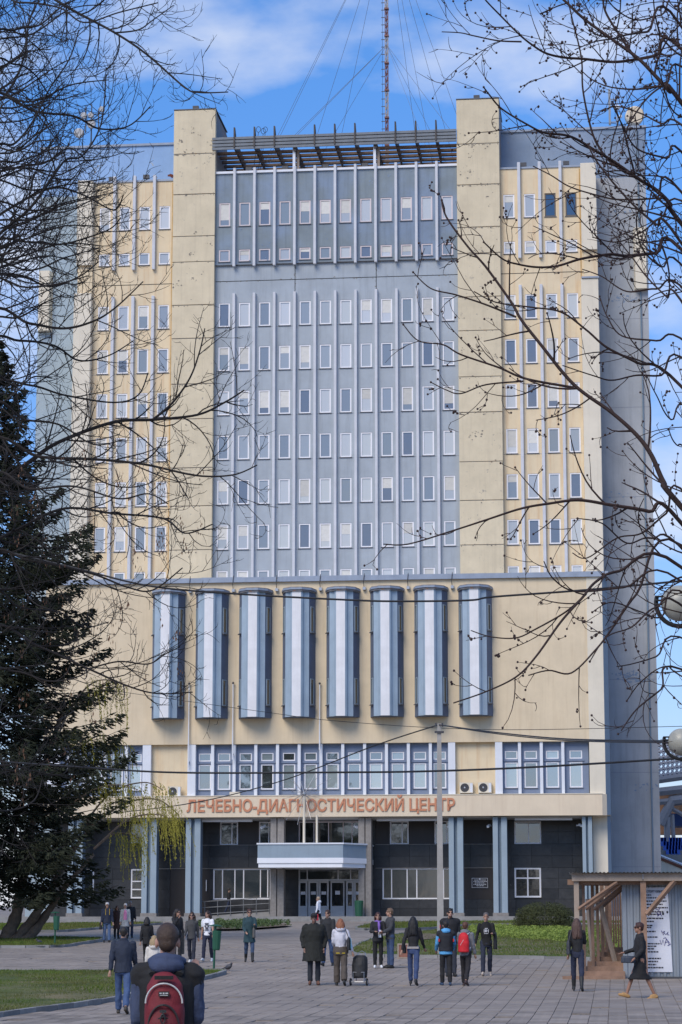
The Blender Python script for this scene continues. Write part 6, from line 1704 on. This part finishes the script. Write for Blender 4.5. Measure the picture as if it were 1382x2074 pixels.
person('woman in white printed T-shirt and dark jeans', 420, 1949, 1849, -.2, top=(.78, .78, .80), topkind='shirt', inner='short_sleeve', legs=(.02, .024, .05), legkind='jeans', hair=(.03, .015, .012), hairkind='bob', female=True, shoes=(.7, .7, .7), headrot=-.4, legL=(-.22, .25), legR=(.28, .1), armL=(.3, .18, .35, 0), armR=(-.3, .15, .2, 0),
       extras=(ex_print((.06, .06, .08), [(-.075, .075, 1.31, 1.335), (-.06, .06, 1.26, 1.295), (-.08, -.02, 1.20, 1.25), (.02, .08, 1.20, 1.25), (-.05, .05, 1.13, 1.19), (-.075, .075, 1.08, 1.11)], -.132),))
person('person in teal quilted coat and sunglasses with grey shoulder bag', 505, 1951, 1846, .1, top=(.022, .055, .065), topkind='parka', legs=(.045, .075, .14), legkind='jeans', hair=(.06, .022, .014), hairkind='short', glasses=True, female=True, collar=.035, armL=(.5, .15, 1.3, .3), armR=(.1, .1, .9, .3), extras=(ex_bag(1, (.10, .095, .09), .10, .17, .98, True, -.12, .14),), legL=(.24, .06), legR=(-.26, .3), boots=True)
person('person in white jacket carrying a red bag past the entrance doors', 645, 1881, 1818, -math.pi/2 - .2, top=(.80, .80, .84), legs=BLK, hair=(.40, .30, .20), hood=(.8, .8, .84), legL=(.35, .1), legR=(-.3, .15), female=True, extras=(ex_bag(1, (.65, .02, .04), .12, .17, .62, False, -.05, .27),))
person('man in long dark coat and black cap with hands in pockets', 636, 1998, 1856, .05, top=(.016, .017, .014), topkind='parka', legs=(.018, .022, .03), hair=(.05, .04, .03), hat='cap', fat=1.28, collar=.035, shoes=(.16, .07, .04), armL=(-.15, .3, .55, .35), armR=(-.15, .3, .55, .35), skin=(.20, .11, .08), legL=(.03, .0), legR=(.08, .04), hem=.58)
person('man in black jacket and blue jeans behind the man in cap', 664, 1959, 1847, -.2, top=(.025, .026, .028), legs=JEAN, hair=(.045, .022, .014), collar=.03, legL=(-.22, .25), legR=(.34, .12), headrot=-.3, armL=(.35, .1, .4, 0), armR=(-.3, .1, .2, 0))
trw = person('red haired woman in white hoodie pulling a black shopping trolley', 690, 1999, 1868, math.pi, top=(.60, .59, .63), hood=(.56, .55, .6), legs=(.085, .068, .055), legkind='wide', hair=(.26, .10, .045), hairkind='bob', female=True, fat=1.08, armR=(-.25, .28, .1, 0), armL=(.3, .1, .8, .2), legL=(.15, .05), legR=(-.2, .35),
       extras=(ex_box('bag_panel', (.20, .50, .66), -.285, -.275, .0, .26, .98, 1.24), ex_bag(-1, (.018, .018, .02), .15, .17, 1.10, True, .12, .22), ex_box('hem_band', (.5, .36, .03), -.12, .12, .12, .15, .845, .87)))
person('woman in black jacket with purple scarf reading a folder', 766, 1963, 1854, .05, top=BLK, legs=(.012, .012, .013), legkind='jeans', hair=(.06, .022, .016), hairkind='bob', female=True, fat=1.12, shoes=(.72, .72, .72), armL=(.35, .2, 1.2, .55), armR=(.35, .2, 1.2, .55), extras=(ex_scarf((.22, .12, .42)), ex_box('folder', (.02, .02, .03), -.13, .14, -.40, -.24, 1.13, 1.15)))
person('man in grey patterned jacket and jeans holding white papers', 791, 1963, 1846, math.pi*.62 + math.pi, top=(.05, .052, .058), legs=(.045, .075, .15), hair=(.16, .10, .06), collar=.03, armL=(.3, .1, .9, .2), armR=(.3, .1, .9, .2), headrot=-.2, extras=(ex_box('papers', (.75, .75, .77), -.16, .16, -.38, -.36, .90, 1.12),))
person('woman with very long black hair, leather jacket, jeans and black heeled boots', 838, 2000, 1867, math.pi - .15, top=BLK, topkind='crop', legs=(.04, .065, .15), legkind='jeans', hair=(.008, .007, .007), hairkind='long', female=True, boots=False, heel=.05, legL=(.28, .08), legR=(-.32, .12), armL=(-.3, .24, .25, 0), armR=(.3, .2, .4, 0), extras=(ex_bag(1, BLK, .10, .11, .92, True, 0, .24), ex_box('shirt_hem', (.34, .31, .29), -.155, .155, -.11, .125, .93, .985)))
person('bearded man in black padded vest facing the two boys', 913, 1980, 1847, .1, top=(.02, .021, .023), legs=(.03, .035, .05), hair=(.012, .01, .009), fat=1.12, collar=.035, extras=(ex_vest((.014, .014, .016), .9, 1.12), ex_box('beard', (.03, .015, .012), -.045, .045, -.115, -.08, 1.515, 1.55), ex_box('sleeve_badge', (.45, .03, .04), -.275, -.255, -.04, .04, 1.25, 1.33)), legL=(.05, .0), legR=(.1, .1))
person('boy in bright blue and black jacket seen from behind', 904, 1999, 1873, math.pi + .1, top=(.10, .36, .66), legs=BLK, hair=(.02, .015, .012), hood=(.10, .36, .66), shoes=(.03, .06, .12), fat=1.06, legL=(.10, .03), legR=(-.10, .05), armL=(.2, .2, .6, .2), armR=(.2, .2, .6, .2), extras=(ex_vest((.02, .022, .028), .93, 1.06), ex_box('red_stripe', (.55, .03, .03), -.215, -.185, .02, .14, 1.19, 1.27), ex_box('red_stripe', (.55, .03, .03), .185, .215, .02, .14, 1.19, 1.27)))
person('boy in grey hoodie with a bright red backpack', 944, 1999, 1873, math.pi - .3, top=(.16, .165, .18), legs=(.018, .016, .018), hair=(.11, .045, .025), hood=(.16, .165, .18), shoes=(.05, .03, .03), legL=(.28, .12), legR=(-.3, .3), armL=(.4, .1, .8, .2), extras=(ex_backpack((.55, .012, .02), (.7, .7, .7), 1.0),))
person('balding man in black printed sweatshirt with jacket over his arm', 986, 1979, 1854, -.05, top=(.010, .010, .011), topkind='shirt', hem=.84, legs=(.022, .028, .05), legkind='jeans', hair=(.12, .10, .09), hairkind='buzz', shoes=(.5, .42, .34), armL=(.3, .15, 1.35, .3), armR=(.0, .25, .3, 0), legL=(-.2, .2), legR=(.26, .1),
       extras=(ex_print((.5, .5, .52), [(-.04, .045, 1.30, 1.325), (-.065, -.045, 1.20, 1.29), (.05, .07, 1.20, 1.29), (-.035, .02, 1.21, 1.285), (.0, .04, 1.24, 1.26), (-.06, .06, 1.165, 1.18)], -.135), ex_bag(1, BLK, .13, .24, .98, True, -.02, .25)))
person('woman with long brown hair, black jacket and dark jeans by the walkway', 1171, 2011, 1870, math.pi - .1, top=BLK, topkind='crop', hem=.94, legs=(.022, .028, .055), legkind='jeans', hair=(.085, .045, .032), hairkind='long', female=True, boots=True, heel=.03, legL=(.24, .06), legR=(-.24, .22), armR=(.5, .1, 1.2, .3), extras=(ex_bag(1, (.05, .05, .055), .15, .17, 1.05, True, .05, .21),))
person('woman in black coat and skirt with tan shoes striding left past the poster', 1299, 2024, 1872, -math.pi/2 + .1, top=BLK, topkind='coat', hem=.74, legs=(.010, .010, .011), legkind='skirt', hair=(.05, .018, .013), hairkind='short', female=True, glasses=True, shoes=(.42, .24, .09), skin=(.30, .155, .10), legL=(-.30, .12), legR=(.42, .08), armL=(.0, .15, .8, 0), armR=(.3, .1, 1.0, .1), collar=.03, extras=(ex_bag(1, (.03, .04, .06), .13, .08, .92, False, -.28, .16), ex_bag(-1, (.03, .04, .06), .13, .08, .92, False, -.28, .16)))
rp = Bw(-6.9, -6.2, .18); pp = FPX / rp.y
person('man in dark clothes walking up the ramp behind the railing', 0, 0, 1.72, math.pi*.55 , top=BLK, legs=DJEAN, hair=(.02, .015, .012), pos=rp, legL=(.25, .1), legR=(-.25, .2))
# shopping trolley pulled by the red haired woman
tg = ground(729, 1999); tg.z += .022
tr = tag(empty('shopping_trolley', tg, math.pi - .25), 'black two wheeled shopping trolley pulled by the red haired woman', 'trolley')
m = MB(); m.loft([(.20, .19, .12, 0, .02), (.24, .21, .14, 0, .02), (.55, .215, .15, .0, -.03), (.72, .20, .14, 0, -.06), (.79, .13, .09, 0, -.075)], 16); solid(m, 'bag', cm((.012, .012, .013), .6), .014, .5, 1, .008, tr)
m = MB(); m.tube([(-.15, .15, .1), (-.15, .13, .35), (.15, .13, .35), (.15, .15, .1)], .012, 6); m.tube([(-.12, -.1, .12), (-.10, -.22, .85), (0, -.26, .90), (.10, -.22, .85), (.12, -.1, .12)], .012, 6); m.tube([(-.2, .1, .1), (.2, .1, .1)], .012, 6); m.build('frame', M['metal'], tr)
for s in (-1, 1):
    w = MB(); w.tube([(s*.22 + .0*s, .1 + .085*math.cos(a), .1 + .085*math.sin(a)) for a in [i*.3927 for i in range(17)]], .018, 6); wo = w.build('wheel', M['cable'], tr); w = MB(); w.tube([(s*.205, .1, .1), (s*.235, .1, .1)], [.05, .05], 10); w.build('rim', M['metal'], wo)

bpy.data.scenes.remove(scratch)
